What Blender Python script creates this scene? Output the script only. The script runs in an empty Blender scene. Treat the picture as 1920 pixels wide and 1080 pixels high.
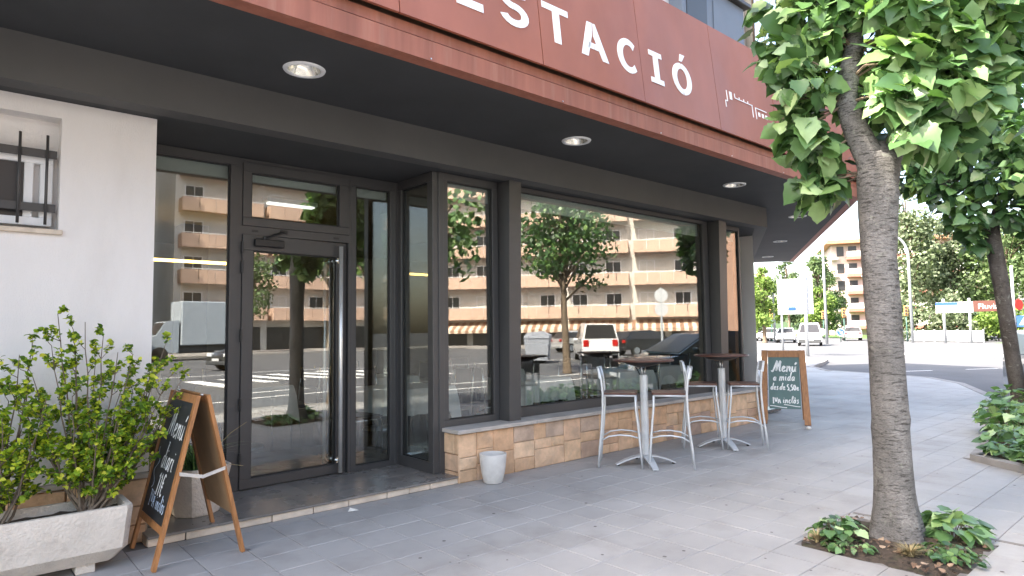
import bpy, math, random
from mathutils import Vector, Matrix
R = math.radians
S = bpy.context.scene
C = S.collection
# ---------------------------------------------------------------- camera
cam = bpy.data.cameras.new('camera'); camo = bpy.data.objects.new('camera', cam); C.objects.link(camo)
cam.sensor_width = 36; cam.lens = 1204.9 / 1920 * 36; cam.clip_start = .05; cam.clip_end = 2000
YAW, PIT, ROLL = .7221, .0658, -.0126
fw = Vector((math.sin(YAW)*math.cos(PIT), math.cos(YAW)*math.cos(PIT), math.sin(PIT)))
rt = fw.cross(Vector((0, 0, 1))).normalized(); up = rt.cross(fw)
rt, up = math.cos(ROLL)*rt + math.sin(ROLL)*up, -math.sin(ROLL)*rt + math.cos(ROLL)*up
EYE = Vector((0, 0, 1.42))
camo.matrix_world = Matrix(((rt.x, up.x, -fw.x, EYE.x), (rt.y, up.y, -fw.y, EYE.y), (rt.z, up.z, -fw.z, EYE.z), (0, 0, 0, 1)))
S.camera = camo
# ---------------------------------------------------------------- sky, sun, exposure
SUN_EL = R(50); SUN_DIR = Vector((-.91, .415, 0)).normalized()      # horizontal direction towards the sun
w = bpy.data.worlds.new('World'); S.world = w; w.use_nodes = True
nt = w.node_tree; bg = nt.nodes['Background']
sky = nt.nodes.new('ShaderNodeTexSky'); sky.sky_type = 'NISHITA'; sky.sun_disc = False
sky.sun_elevation = SUN_EL; sky.sun_rotation = math.atan2(SUN_DIR.x, SUN_DIR.y)
sky.air_density = 1.0; sky.dust_density = 3.5; sky.ozone_density = 1.0
nt.links.new(sky.outputs[0], bg.inputs[0]); bg.inputs[1].default_value = .15
sl = bpy.data.lights.new('sun', 'SUN'); sl.energy = 3.4; sl.angle = R(.5); sl.color = (1, .965, .92)
so = bpy.data.objects.new('sun', sl); C.objects.link(so)
sv = Vector((SUN_DIR.x*math.cos(SUN_EL), SUN_DIR.y*math.cos(SUN_EL), math.sin(SUN_EL)))
so.rotation_euler = sv.to_track_quat('Z', 'Y').to_euler(); so.location = (0, 0, 40)
S.view_settings.view_transform = 'Standard'; S.view_settings.look = 'None'
S.view_settings.gamma = 1; S.view_settings.use_curve_mapping = False
S.view_settings.exposure = 2.64
S.view_settings.use_white_balance = True; S.view_settings.white_balance_temperature = 7300
cy = S.cycles; cy.use_denoising = True; cy.max_bounces = 9; cy.diffuse_bounces = 5; cy.glossy_bounces = 5
cy.transparent_max_bounces = 24; cy.transmission_bounces = 6; cy.caustics_reflective = False; cy.caustics_refractive = False
cy.sample_clamp_indirect = 6; cy.blur_glossy = .5
# ---------------------------------------------------------------- mesh helpers
class M:
    def __init__(s): s.v = []; s.f = []; s.r = []
    def poly(s, pts, r=None):
        b = len(s.v); s.v += [tuple(p) for p in pts]; s.f.append(tuple(range(b, b+len(pts)))); s.r.append(r); return s
    def box(s, x0, y0, z0, x1, y1, z1, c=0, r=None):
        b = len(s.v)
        if c <= 0:
            s.v += [(x, y, z) for z in (z0, z1) for y in (y0, y1) for x in (x0, x1)]
            fs = [(0, 2, 3, 1), (4, 5, 7, 6), (0, 1, 5, 4), (2, 6, 7, 3), (0, 4, 6, 2), (1, 3, 7, 5)]
        else:
            idx = {}
            vs = []
            for k, (sx, sy, sz) in enumerate([(a, bb, d) for d in (0, 1) for bb in (0, 1) for a in (0, 1)]):
                X, Y, Z = (x0, x1)[sx], (y0, y1)[sy], (z0, z1)[sz]
                ix, iy, iz = X+(c, -c)[sx], Y+(c, -c)[sy], Z+(c, -c)[sz]
                for ax, p in enumerate(((X, iy, iz), (ix, Y, iz), (ix, iy, Z))):
                    idx[(sx, sy, sz, ax)] = len(vs); vs.append(p)
            I = lambda a, bb, d, ax: idx[(a, bb, d, ax)]
            fs = []
            for q in (0, 1):
                fs.append([I(q, 0, 0, 0), I(q, 1, 0, 0), I(q, 1, 1, 0), I(q, 0, 1, 0)][::1 if q else -1])
                fs.append([I(0, q, 0, 1), I(1, q, 0, 1), I(1, q, 1, 1), I(0, q, 1, 1)][::-1 if q else 1])
                fs.append([I(0, 0, q, 2), I(1, 0, q, 2), I(1, 1, q, 2), I(0, 1, q, 2)][::1 if q else -1])
            for a in (0, 1):
                for bb in (0, 1):
                    fl = (a + bb) % 2
                    fs.append([I(a, bb, 0, 0), I(a, bb, 1, 0), I(a, bb, 1, 1), I(a, bb, 0, 1)][::-1 if not fl else 1])
                    fs.append([I(a, 0, bb, 0), I(a, 1, bb, 0), I(a, 1, bb, 2), I(a, 0, bb, 2)][::1 if not fl else -1])
                    fs.append([I(0, a, bb, 1), I(1, a, bb, 1), I(1, a, bb, 2), I(0, a, bb, 2)][::-1 if not fl else 1])
            for a in (0, 1):
                for bb in (0, 1):
                    for d in (0, 1):
                        fs.append([I(a, bb, d, 0), I(a, bb, d, 1), I(a, bb, d, 2)][::1 if (a+bb+d) % 2 else -1])
            s.v += vs
        if c <= 0: s.v = s.v
        for f in fs: s.f.append(tuple(b+i for i in f)); s.r.append(r)
        return s
    def prism(s, pts, d, r=None):
        """closed outline pts (3d) extruded by vector d"""
        n = len(pts); b = len(s.v); d = Vector(d)
        s.v += [tuple(p) for p in pts] + [tuple(Vector(p)+d) for p in pts]
        s.f.append(tuple(range(b+n-1, b-1, -1))); s.f.append(tuple(range(b+n, b+2*n))); s.r += [r, r]
        for i in range(n):
            j = (i+1) % n; s.f.append((b+i, b+j, b+n+j, b+n+i)); s.r.append(r)
        return s
    def tube(s, pts, rad, n=8, cap=True, r=None, flat=1, sq=0):
        pts = [Vector(p) for p in pts]; m = len(pts)
        rs = rad if isinstance(rad, (list, tuple)) else [rad]*m
        b = len(s.v); prev = None
        for i, p in enumerate(pts):
            t = (pts[min(i+1, m-1)]-pts[max(i-1, 0)]).normalized()
            if prev is None:
                a = Vector((0, 0, 1)) if abs(t.z) < .9 else Vector((1, 0, 0))
                u = t.cross(a).normalized()
            else:
                u = (prev - t*prev.dot(t)).normalized()
            prev = u; v = t.cross(u)
            for k in range(n):
                q = 2*math.pi*(k+.5*sq)/n
                s.v.append(tuple(p+u*(math.cos(q)*rs[i])+v*(math.sin(q)*rs[i]*flat)))
        for i in range(m-1):
            for k in range(n):
                j = (k+1) % n
                s.f.append((b+i*n+k, b+i*n+j, b+(i+1)*n+j, b+(i+1)*n+k)); s.r.append(r)
        if cap:
            s.f.append(tuple(b+k for k in range(n-1, -1, -1))); s.f.append(tuple(b+(m-1)*n+k for k in range(n))); s.r += [r, r]
        return s
    def lathe(s, prof, c=(0, 0, 0), n=24, r=None):
        b = len(s.v); m = len(prof)
        for (q, z) in prof:
            for k in range(n):
                a = 2*math.pi*k/n; s.v.append((c[0]+q*math.cos(a), c[1]+q*math.sin(a), c[2]+z))
        for i in range(m-1):
            for k in range(n):
                j = (k+1) % n; s.f.append((b+i*n+k, b+i*n+j, b+(i+1)*n+j, b+(i+1)*n+k)); s.r.append(r)
        if prof[0][0] > .002: s.f.append(tuple(b+k for k in range(n-1, -1, -1))); s.r.append(r)
        if prof[-1][0] > .002: s.f.append(tuple(b+(m-1)*n+k for k in range(n))); s.r.append(r)
        return s
    def mesh(s, name, mat, smooth=False):
        me = bpy.data.meshes.new(name); me.from_pydata(s.v, [], s.f); me.materials.append(MT[mat] if isinstance(mat, str) else mat)
        if smooth: me.polygons.foreach_set('use_smooth', [True]*len(me.polygons))
        if any(x is not None for x in s.r):
            at = me.attributes.new('rnd', 'FLOAT', 'FACE'); at.data.foreach_set('value', [x or 0. for x in s.r])
        me.update(); return me
    def obj(s, name, mat, parent=None, smooth=False, world=False, auto=None):
        me = s.mesh(name, mat, smooth or auto is not None)
        if auto is not None: me.set_sharp_from_angle(angle=R(auto))
        o = bpy.data.objects.new(name, me); C.objects.link(o)
        if parent:
            o.parent = parent
            if world and parent.type == 'EMPTY': o.location = -parent.location
        return o
def link(name, me, parent=None, loc=(0, 0, 0), rz=0, world=False):
    o = bpy.data.objects.new(name, me); C.objects.link(o); o.location = loc; o.rotation_euler = (0, 0, rz)
    if parent:
        o.parent = parent
        if world and parent.type == 'EMPTY': o.location = Vector(loc)-parent.location
    return o
def tag(o, label, cat, group=None, kind=None):
    if label: o['label'] = label
    if cat: o['category'] = cat
    if group: o['group'] = group
    if kind: o['kind'] = kind
    return o
def thing(name, label, cat, loc=(0, 0, 0), rz=0, group=None):
    o = bpy.data.objects.new(name, None); C.objects.link(o); o.empty_display_size = .1
    o.location = loc; o.rotation_euler = (0, 0, rz); return tag(o, label, cat, group)
def struct(o): o['kind'] = 'structure'; return o
def stuff(o): o['kind'] = 'stuff'; return o
def copy_tree(o, parent=None):
    c = o.copy(); C.objects.link(c); c.parent = parent
    for ch in list(KIDS.get(o.name, [])) or list(o.children): copy_tree(ch, c)
    return c
KIDS = {}
def lerp(a, b, t): return a+(b-a)*t
# ---------------------------------------------------------------- materials
MT = {}
def mat(name, col, rough=.6, metal=0, var=.12, scale=6, bump=0, bscale=60, rnd=0, spec=.5, coat=0, dirt=None, dscale=2.5, damt=.5, stretch=None, ramp=None, trans=0, rvar=0):
    m = bpy.data.materials.new(name); m.use_nodes = True; MT[name] = m
    n = m.node_tree.nodes; L = m.node_tree.links; b = n['Principled BSDF']
    b.inputs['Roughness'].default_value = rough; b.inputs['Metallic'].default_value = metal
    b.inputs['Specular IOR Level'].default_value = spec; b.inputs['Coat Weight'].default_value = coat
    geo = n.new('ShaderNodeNewGeometry'); P = geo.outputs['Position']
    if stretch:
        mp = n.new('ShaderNodeMapping'); mp.inputs['Scale'].default_value = stretch; L.new(P, mp.inputs[0]); P = mp.outputs[0]
    def noise(sc, det=5, src=P):
        t = n.new('ShaderNodeTexNoise'); t.inputs['Scale'].default_value = sc; t.inputs['Detail'].default_value = det; t.inputs['Roughness'].default_value = .6
        L.new(src, t.inputs['Vector']); return t.outputs[0]
    def mixc(fac, a, bb, mode='MIX'):
        x = n.new('ShaderNodeMix'); x.data_type = 'RGBA'; x.blend_type = mode
        for i, q in ((0, fac), (6, a), (7, bb)):
            if hasattr(q, 'node'): L.new(q, x.inputs[i])
            else: x.inputs[i].default_value = q if not isinstance(q, tuple) else (*q[:3], 1)
        return x.outputs[2]
    def remap(src, a, bb, lo=0., hi=1.):
        x = n.new('ShaderNodeMapRange'); L.new(src, x.inputs[0])
        for i, q in zip((1, 2, 3, 4), (a, bb, lo, hi)): x.inputs[i].default_value = q
        return x.outputs[0]
    base = col
    rv = None
    if rnd or ramp:
        oi = n.new('ShaderNodeObjectInfo'); at = n.new('ShaderNodeAttribute'); at.attribute_name = 'rnd'
        ad = n.new('ShaderNodeMath'); ad.operation = 'ADD'; L.new(oi.outputs['Random'], ad.inputs[0]); L.new(at.outputs['Fac'], ad.inputs[1])
        wn = n.new('ShaderNodeTexWhiteNoise'); wn.noise_dimensions = '1D'; L.new(ad.outputs[0], wn.inputs['W']); rv = wn
    if ramp:
        cr = n.new('ShaderNodeValToRGB'); L.new(rv.outputs['Value'], cr.inputs[0]); el = cr.color_ramp.elements
        while len(el) < len(ramp): el.new(.5)
        for e, (p, c) in zip(el, ramp): e.position = p; e.color = (*c, 1)
        base = cr.outputs[0]
    if var:
        f = remap(noise(scale), .3, .7)
        dk = mixc(1., base, (1-var,)*3, 'MULTIPLY'); lt = mixc(1., base, (1+var,)*3, 'MULTIPLY')
        base = mixc(f, dk, lt)
    if rnd:
        q = remap(rv.outputs['Value'], 0, 1, 1-rnd, 1+rnd)
        hs = n.new('ShaderNodeHueSaturation'); L.new(q, hs.inputs['Value'])
        if hasattr(base, 'node'): L.new(base, hs.inputs['Color'])
        else: hs.inputs['Color'].default_value = (*base, 1)
        base = hs.outputs[0]
    if dirt:
        base = mixc(remap(noise(dscale, 8), .52, .72, 0, damt), base, dirt)
    if hasattr(base, 'node'): L.new(base, b.inputs['Base Color'])
    else: b.inputs['Base Color'].default_value = (*base, 1)
    if rvar: L.new(remap(noise(scale*.7), .3, .7, max(.02, rough-rvar), rough+rvar), b.inputs['Roughness'])
    if bump:
        bp = n.new('ShaderNodeBump'); bp.inputs['Strength'].default_value = min(1, bump); bp.inputs['Distance'].default_value = .01
        L.new(noise(bscale, 6), bp.inputs['Height']); L.new(bp.outputs[0], b.inputs['Normal'])
    if trans:
        tr = n.new('ShaderNodeBsdfTranslucent'); mx = n.new('ShaderNodeMixShader'); mx.inputs[0].default_value = trans
        tc = mixc(1., base, (1.15, 1.35, .55), 'MULTIPLY'); L.new(tc, tr.inputs[0])
        L.new(b.outputs[0], mx.inputs[1]); L.new(tr.outputs[0], mx.inputs[2]); L.new(mx.outputs[0], n['Material Output'].inputs[0])
    return m
def emit(name, col, st):
    m = bpy.data.materials.new(name); m.use_nodes = True; MT[name] = m; b = m.node_tree.nodes['Principled BSDF']
    b.inputs['Base Color'].default_value = (*col, 1); b.inputs['Emission Color'].default_value = (*col, 1); b.inputs['Emission Strength'].default_value = st
def glass(name, tint, f0, wob=0):
    m = bpy.data.materials.new(name); m.use_nodes = True; MT[name] = m; n = m.node_tree.nodes; L = m.node_tree.links
    n.remove(n['Principled BSDF'])
    lw = n.new('ShaderNodeLayerWeight'); lw.inputs[0].default_value = .5
    pw = n.new('ShaderNodeMath'); pw.operation = 'POWER'; L.new(lw.outputs['Facing'], pw.inputs[0]); pw.inputs[1].default_value = 4.2
    mr = n.new('ShaderNodeMapRange'); L.new(pw.outputs[0], mr.inputs[0]); mr.inputs[3].default_value = f0; mr.inputs[4].default_value = 1
    t = n.new('ShaderNodeBsdfTransparent'); t.inputs[0].default_value = (*tint, 1)
    g = n.new('ShaderNodeBsdfGlossy'); g.inputs['Roughness'].default_value = 0; g.inputs[0].default_value = (.95, .96, .95, 1)
    if wob:
        tx = n.new('ShaderNodeTexNoise'); tx.inputs['Scale'].default_value = 1.3; tx.inputs['Detail'].default_value = 1
        ge = n.new('ShaderNodeNewGeometry'); L.new(ge.outputs['Position'], tx.inputs['Vector'])
        bp = n.new('ShaderNodeBump'); bp.inputs['Strength'].default_value = wob; bp.inputs['Distance'].default_value = .01
        L.new(tx.outputs[0], bp.inputs['Height']); L.new(bp.outputs[0], g.inputs['Normal'])
    mx = n.new('ShaderNodeMixShader'); L.new(mr.outputs[0], mx.inputs[0]); L.new(t.outputs[0], mx.inputs[1]); L.new(g.outputs[0], mx.inputs[2])
    L.new(mx.outputs[0], n['Material Output'].inputs[0])
glass('pane_glass', (.86, .885, .87), .15, .03)
glass('car_glass', (.30, .34, .34), .12)
mat('paving', (.345, .338, .330), .60, var=.11, scale=1.1, bump=.3, bscale=90, rnd=.035, dirt=(.20, .185, .17), dscale=1.7, damt=.55, rvar=.12)
mat('joint', (.19, .18, .17), .9, var=.2, scale=5, bump=.2)
mat('asphalt', (.088, .092, .10), .9, var=.14, scale=.6, bump=.4, bscale=70, dirt=(.06, .062, .066), dscale=.35, damt=.6)
mat('curb_stone', (.27, .26, .25), .8, var=.15, scale=4, bump=.3, rnd=.06)
mat('road_paint', (.78, .78, .76), .7, var=.1, scale=8)
mat('soil', (.062, .046, .034), .95, var=.55, scale=26, bump=1, bscale=60, dirt=(.05, .06, .025), dscale=9, damt=.7)
mat('stucco', (.74, .705, .68), .85, var=.06, scale=1.6, bump=.3, bscale=110, dirt=(.55, .515, .49), dscale=1.6, damt=.5, stretch=(1.3, 1.3, .45))
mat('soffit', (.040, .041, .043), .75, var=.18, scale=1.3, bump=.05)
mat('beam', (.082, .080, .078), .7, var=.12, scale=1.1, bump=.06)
mat('frame', (.058, .0565, .0565), .42, var=.08, scale=2, spec=.5, bump=.02, bscale=400)
mat('frame_dark', (.05, .048, .047), .42, var=.08, scale=2)
mat('seal', (.012, .012, .012), .6, var=0)
mat('corten', (.325, .108, .066), .55, var=.14, scale=1.4, dirt=(.235, .066, .045), dscale=.8, damt=.6, rnd=.045, rvar=.1, stretch=(1, 1, .5))
mat('corten_trim', (.32, .112, .072), .6, var=.2, scale=3, dirt=(.50, .30, .23), dscale=5.5, damt=.20, stretch=(3, 3, .2))
mat('letter_white', (.86, .86, .86), .5, var=.03)
mat('stone', (.4, .3, .22), .85, var=.22, scale=7, bump=.8, bscale=26, rnd=.09, dirt=(.36, .27, .21), dscale=6, damt=.5,
    ramp=[(0, (0.636, 0.408, 0.252)), (0.2, (0.7, 0.47, 0.298)), (0.42, (0.647, 0.398, 0.239)), (0.58, (0.731, 0.509, 0.336)), (0.76, (0.583, 0.374, 0.248)), (0.89, (0.36, 0.25, 0.189)), (0.96, (0.477, 0.346, 0.26))])
mat('mortar', (.42, .32, .235), .95, var=.2, scale=9, bump=.6)
mat('sill', (.46, .42, .38), .6, var=.16, scale=5, bump=.15, rnd=.06, dirt=(.28, .25, .23), dscale=3)
mat('sill_edge', (.62, .52, .42), .75, var=.2, scale=8, bump=.3, rnd=.08)
mat('step_top', (.20, .185, .17), .28, var=.16, scale=2.5, rnd=.06, rvar=.1)
mat('steel', (.82, .82, .80), .34, .6, var=.03, scale=30)
mat('chrome', (.78, .78, .77), .16, 1, var=0)
mat('alu', (.60, .61, .62), .34, 1, var=.05, scale=12)
mat('alu_paint', (.60, .63, .655), .38, .4, var=.06, scale=9, rnd=.04)
mat('black_plastic', (.014, .014, .015), .45, var=.1)
mat('white_trim', (.78, .78, .78), .45, var=.03)
mat('reflector', (.80, .78, .70), .22, 1, var=.1, scale=40)
mat('wood', (.36, .155, .055), .5, var=.30, scale=7, bump=.12, bscale=50, stretch=(6, 6, .7), rnd=.07)
mat('wood_dark', (.085, .035, .025), .38, var=.25, scale=9, stretch=(5, 1, 5), rnd=.08)
mat('wood_light', (.46, .29, .16), .45, var=.2, scale=9, stretch=(5, 1, 5))
mat('kraft', (.40, .24, .125), .75, var=.12, scale=6)
mat('chalk_black', (.022, .024, .025), .6, var=.35, scale=5, dirt=(.05, .05, .05), dscale=4, damt=.5)
mat('chalk_green', (.085, .155, .145), .55, var=.16, scale=3.5)
mat('chalk', (.85, .85, .83), .9, var=.1, scale=60)
mat('chalk_blue', (.55, .66, .80), .9, var=.2, scale=60)
mat('concrete_pot', (.60, .585, .56), .88, var=.10, scale=8, bump=.4, bscale=70, dirt=(.42, .39, .35), dscale=6, damt=.45)
mat('trough', (.66, .585, .50), .9, var=.15, scale=7, bump=.9, bscale=60, dirt=(.36, .30, .25), dscale=14, damt=.6)
def bark_mat(name, base, dark, light):
    m = bpy.data.materials.new(name); m.use_nodes = True; MT[name] = m; n = m.node_tree.nodes; L = m.node_tree.links; b = n['Principled BSDF']
    b.inputs['Roughness'].default_value = .92; b.inputs['Specular IOR Level'].default_value = .25
    ge = n.new('ShaderNodeNewGeometry')
    def nz(sc, st, det=6, rough=.65, dist=0):
        mp = n.new('ShaderNodeMapping'); mp.inputs['Scale'].default_value = st; L.new(ge.outputs['Position'], mp.inputs[0])
        t = n.new('ShaderNodeTexNoise'); t.inputs['Scale'].default_value = sc; t.inputs['Detail'].default_value = det; t.inputs['Roughness'].default_value = rough; t.inputs['Distortion'].default_value = dist; L.new(mp.outputs[0], t.inputs['Vector']); return t.outputs[0]
    def mr(src, a, c, lo=0., hi=1.):
        x = n.new('ShaderNodeMapRange'); x.interpolation_type = 'SMOOTHSTEP'; L.new(src, x.inputs[0])
        for i, q in zip((1, 2, 3, 4), (a, c, lo, hi)): x.inputs[i].default_value = q
        return x.outputs[0]
    def mx(f, p, q):
        x = n.new('ShaderNodeMix'); x.data_type = 'RGBA'; L.new(f, x.inputs[0])
        for i, c in ((6, p), (7, q)):
            if hasattr(c, 'node'): L.new(c, x.inputs[i])
            else: x.inputs[i].default_value = (*c, 1)
        return x.outputs[2]
    blot = nz(5, (1, 1, .7), 4, .6, .6); slit = nz(16, (1, 1, 5.5), 5, .7, .4); fine = nz(70, (1, 1, 2.5)); lich = nz(11, (1, 1, 1), 3, .5, 1)
    c = mx(mr(blot, .38, .66), base, light); c = mx(mr(fine, .35, .7, 0, .55), c, dark); c = mx(mr(slit, .57, .66, 0, .85), c, dark); c = mx(mr(lich, .62, .70, 0, .5), c, (.30, .31, .27))
    L.new(c, b.inputs['Base Color'])
    ad = n.new('ShaderNodeMath'); ad.operation = 'MULTIPLY_ADD'; L.new(mr(slit, .52, .70), ad.inputs[0]); ad.inputs[1].default_value = -1.1; L.new(fine, ad.inputs[2])
    bp = n.new('ShaderNodeBump'); bp.inputs['Strength'].default_value = .9; bp.inputs['Distance'].default_value = .012; L.new(ad.outputs[0], bp.inputs['Height']); L.new(bp.outputs[0], b.inputs['Normal'])
bark_mat('bark', (.185, .180, .174), (.060, .056, .053), (.285, .275, .265))
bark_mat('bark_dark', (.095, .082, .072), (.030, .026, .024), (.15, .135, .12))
mat('bark_young', (.16, .12, .085), .85, var=.3, scale=30, bump=.4)
mat('leaf', (.07, .16, .035), .36, var=.16, scale=9, rnd=.25, trans=.24, spec=.6,
    ramp=[(0, (0.067, 0.152, 0.059)), (0.4, (0.104, 0.213, 0.076)), (0.72, (0.152, 0.275, 0.104)), (0.88, (0.244, 0.366, 0.146)), (0.96, (0.366, 0.488, 0.256))])
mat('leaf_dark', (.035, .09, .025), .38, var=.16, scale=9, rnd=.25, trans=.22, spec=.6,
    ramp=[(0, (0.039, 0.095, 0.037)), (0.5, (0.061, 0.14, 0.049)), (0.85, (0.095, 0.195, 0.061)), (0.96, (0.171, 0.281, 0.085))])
mat('leaf_shrub', (.1, .2, .02), .5, var=.15, scale=20, rnd=.2, trans=.36, spec=.3,
    ramp=[(0, (0.081, 0.163, 0.026)), (0.3, (0.155, 0.269, 0.029)), (0.6, (0.27, 0.388, 0.033)), (0.85, (0.486, 0.525, 0.044)), (0.97, (0.6, 0.575, 0.088))])
mat('leaf_far', (.1, .17, .05), .7, var=.1, scale=.5, rnd=.28, trans=.2, spec=.2,
    ramp=[(0, (0.051, 0.09, 0.039)), (0.5, (0.087, 0.138, 0.057)), (0.9, (0.132, 0.188, 0.087))])
mat('leaf_silver', (.16, .2, .1), .7, var=.1, scale=.5, rnd=.28, trans=.2, spec=.2,
    ramp=[(0, (0.067, 0.099, 0.052)), (0.5, (0.113, 0.151, 0.084)), (0.9, (0.181, 0.217, 0.142))])
mat('leaf_lime', (.16, .26, .05), .7, var=.1, scale=.5, rnd=.25, trans=.25, spec=.2,
    ramp=[(0, (0.081, 0.142, 0.035)), (0.5, (0.132, 0.209, 0.051)), (0.9, (0.189, 0.27, 0.074))])
mat('dry_leaf', (.30, .17, .09), .85, var=.25, scale=30, rnd=.3, ramp=[(0, (.10, .055, .035)), (.5, (.20, .125, .08)), (.85, (.30, .22, .155))])
mat('dry_grass', (.36, .29, .15), .7, var=.2, scale=30)
mat('grass', (.07, .15, .025), .6, var=.3, scale=3, bump=.5, bscale=20)
mat('paper', (.75, .72, .66), .8, var=.06)
mat('white_paint', (.72, .73, .74), .4, var=.05)
mat('cloth', (.74, .74, .72), .85, var=.05)
mat('brown_leather', (.05, .028, .02), .45, var=.2)
mat('int_floor', (.17, .15, .135), .25, var=.1, scale=1)
mat('int_wall', (.28, .24, .18), .8, var=.05)
mat('int_ceiling', (.26, .22, .17), .8, var=.05)
mat('int_dark', (.07, .055, .045), .6, var=.15)
mat('curtain', (.47, .50, .42), .9, var=.08, scale=4)
mat('blind', (.66, .70, .68), .8, var=.03)
mat('bay_blue', (.135, .165, .205), .5, var=.06, scale=2)
mat('stone_beige', (.46, .40, .32), .8, var=.15, scale=2)
mat('pipe_brown', (.17, .11, .07), .6, var=.15)
mat('car_white', (.72, .73, .74), .25, var=.02, coat=.5)
mat('car_silver', (.50, .51, .52), .3, .4, var=.02, coat=.5)
mat('car_blue', (.020, .045, .070), .22, .2, var=.02, coat=.8)
mat('car_black', (.015, .016, .018), .3, var=.02, coat=.6)
mat('car_trim', (.05, .055, .06), .6, var=.1)
mat('tyre', (.018, .018, .018), .85, var=.2)
mat('tail_red', (.45, .015, .012), .3, var=0)
mat('lamp_clear', (.75, .78, .80), .15, var=.1, scale=60)
mat('sign_red', (.50, .02, .02), .45, var=.03)
mat('sign_blue', (.02, .085, .36), .45, var=.03)
mat('sign_brown', (.10, .035, .025), .5, var=.03)
mat('sign_white', (.50, .52, .54), .5, var=.03)
mat('signal_yellow', (.62, .30, .10), .5, var=.08)
mat('post_green', (.03, .10, .08), .5, var=.1)
mat('post_white', (.42, .45, .48), .4, .2, var=.05)
mat('facade_pink', (.50, .33, .26), .85, var=.08, scale=.8)
mat('facade_cream', (.60, .58, .54), .85, var=.08, scale=.5)
mat('facade_grey', (.45, .42, .385), .85, var=.1, scale=.5)
mat('balcony_tan', (.54, .375, .29), .8, var=.07, scale=.7, rnd=.05)
mat('stripe_red', (.42, .15, .12), .8, var=.08)
mat('brick_pink', (.50, .41, .375), .85, var=.1, scale=1.5)
mat('roof_tile', (.40, .20, .12), .85, var=.25, scale=3)
mat('awning_cream', (.62, .54, .44), .85, var=.05)
mat('awning_brown', (.30, .18, .12), .85, var=.05)
mat('shop_dark', (.03, .03, .032), .3, var=.2, scale=1)
mat('shutter', (.60, .58, .54), .7, var=.05)
mat('bin_grey', (.33, .36, .42), .5, var=.05)
mat('bin_green', (.10, .12, .05), .6, var=.1)
mat('truck_grey', (.32, .37, .42), .45, var=.05)
mat('skin', (.45, .27, .19), .6, var=.03)
mat('shirt_blue', (.35, .45, .62), .85, var=.08)
mat('trousers', (.03, .03, .04), .85, var=.1)
mat('hair', (.03, .02, .015), .7, var=.2)
emit('led', (1, .66, .18), 3.0)
emit('fluor', (.9, .95, 1), .3)
emit('signal_lit', (1, .25, .05), 1.2)
# ================================================================ SETTING: ground, road, pavement
random.seed(7)
def in_poly(x, y, P):
    c = False; j = len(P)-1
    for i in range(len(P)):
        if (P[i][1] > y) != (P[j][1] > y) and x < (P[j][0]-P[i][0])*(y-P[i][1])/(P[j][1]-P[i][1])+P[i][0]: c = not c
        j = i
    return c
KERB = [(-60, -.6), (5.6, -.6), (8.5, .38), (14.36, 2.80), (18.6, 4.55), (20.2, 5.7), (20.9, 7.2), (21.6, 9.0), (23.4, 10.3), (26.5, 11.2), (28.8, 12.0), (29.9, 13.4), (29.6, 15.5), (27, 22), (24, 60)]
WALK = KERB + [(-60, 60)]
RZ = -.12
m = M(); m.poly([(-400, -500, RZ), (900, -500, RZ), (900, 600, RZ), (-400, 600, RZ)])
struct(m.obj('ground', 'asphalt'))
m = M(); m.poly([(x, y, -.007) for x, y in WALK]); pave = struct(m.obj('pavement', 'joint'))
# kerb stones along the edge
ks = M()
for (x0, y0), (x1, y1) in zip(KERB[:-1], KERB[1:]):
    if x0 < -20: x0 = -20
    d = Vector((x1-x0, y1-y0, 0)); L_ = d.length; d.normalize(); nn = Vector((-d.y, d.x, 0)); k = max(1, round(L_/1.0))
    if L_ > 30: continue
    for i in range(k):
        a = Vector((x0, y0, 0))+d*(L_*i/k+.004); b = Vector((x0, y0, 0))+d*(L_*(i+1)/k-.004)
        ks.prism([a+Vector((0, 0, RZ-.05)), b+Vector((0, 0, RZ-.05)), b+nn*.16+Vector((0, 0, RZ-.05)), a+nn*.16+Vector((0, 0, RZ-.05))], (0, 0, .176), r=random.random())
stuff(ks.obj('kerbstones', 'curb_stone', pave))
YSTEP = 4.923
PIT1 = (4.22, 1.12, 5.14, 2.03)
BED = [(8.12, 1.98), (7.5, 1.15), (8.5, .80), (13.6, 2.78), (13.6, 3.1), (9.6, 2.14)]
TX, TY, OX, OY = .3046, .3032, 2.453, 3.282
tl = M(); h = TX/2-.0022; hy = TY/2-.0022
tl.v = [(sx*(h-i), sy*(hy-i), z) for (i, z) in ((0, -.02), (0, -.003), (.003, 0)) for sx, sy in ((-1, -1), (1, -1), (1, 1), (-1, 1))]
for a in (0, 4):
    for k in range(4): tl.f.append((a+k, a+(k+1) % 4, a+4+(k+1) % 4, a+4+k))
tl.f.append((8, 9, 10, 11)); tl.r = [None]*len(tl.f)
TILE = tl.mesh('tile', 'paving')
cells = []; cut = M()
def clip(P, a, n):          # keep the side of the line through a towards n
    out = []
    for p, q in zip(P, P[1:]+P[:1]):
        dp = (p[0]-a[0])*n[0]+(p[1]-a[1])*n[1]; dq = (q[0]-a[0])*n[0]+(q[1]-a[1])*n[1]
        if dp >= 0: out.append(p)
        if dp*dq < 0: t_ = dp/(dp-dq); out.append((lerp(p[0], q[0], t_), lerp(p[1], q[1], t_)))
    return out
def area(P): return abs(sum(p[0]*q[1]-q[0]*p[1] for p, q in zip(P, P[1:]+P[:1])))/2 if len(P) > 2 else 0
KS = []
for (p, q) in zip(KERB[:-1], KERB[1:]):
    d = Vector((q[0]-p[0], q[1]-p[1])).normalized(); n_ = (-d.y, d.x); KS.append((p, q, (p[0]+n_[0]*.165, p[1]+n_[1]*.165), n_))
BE = []
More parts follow.
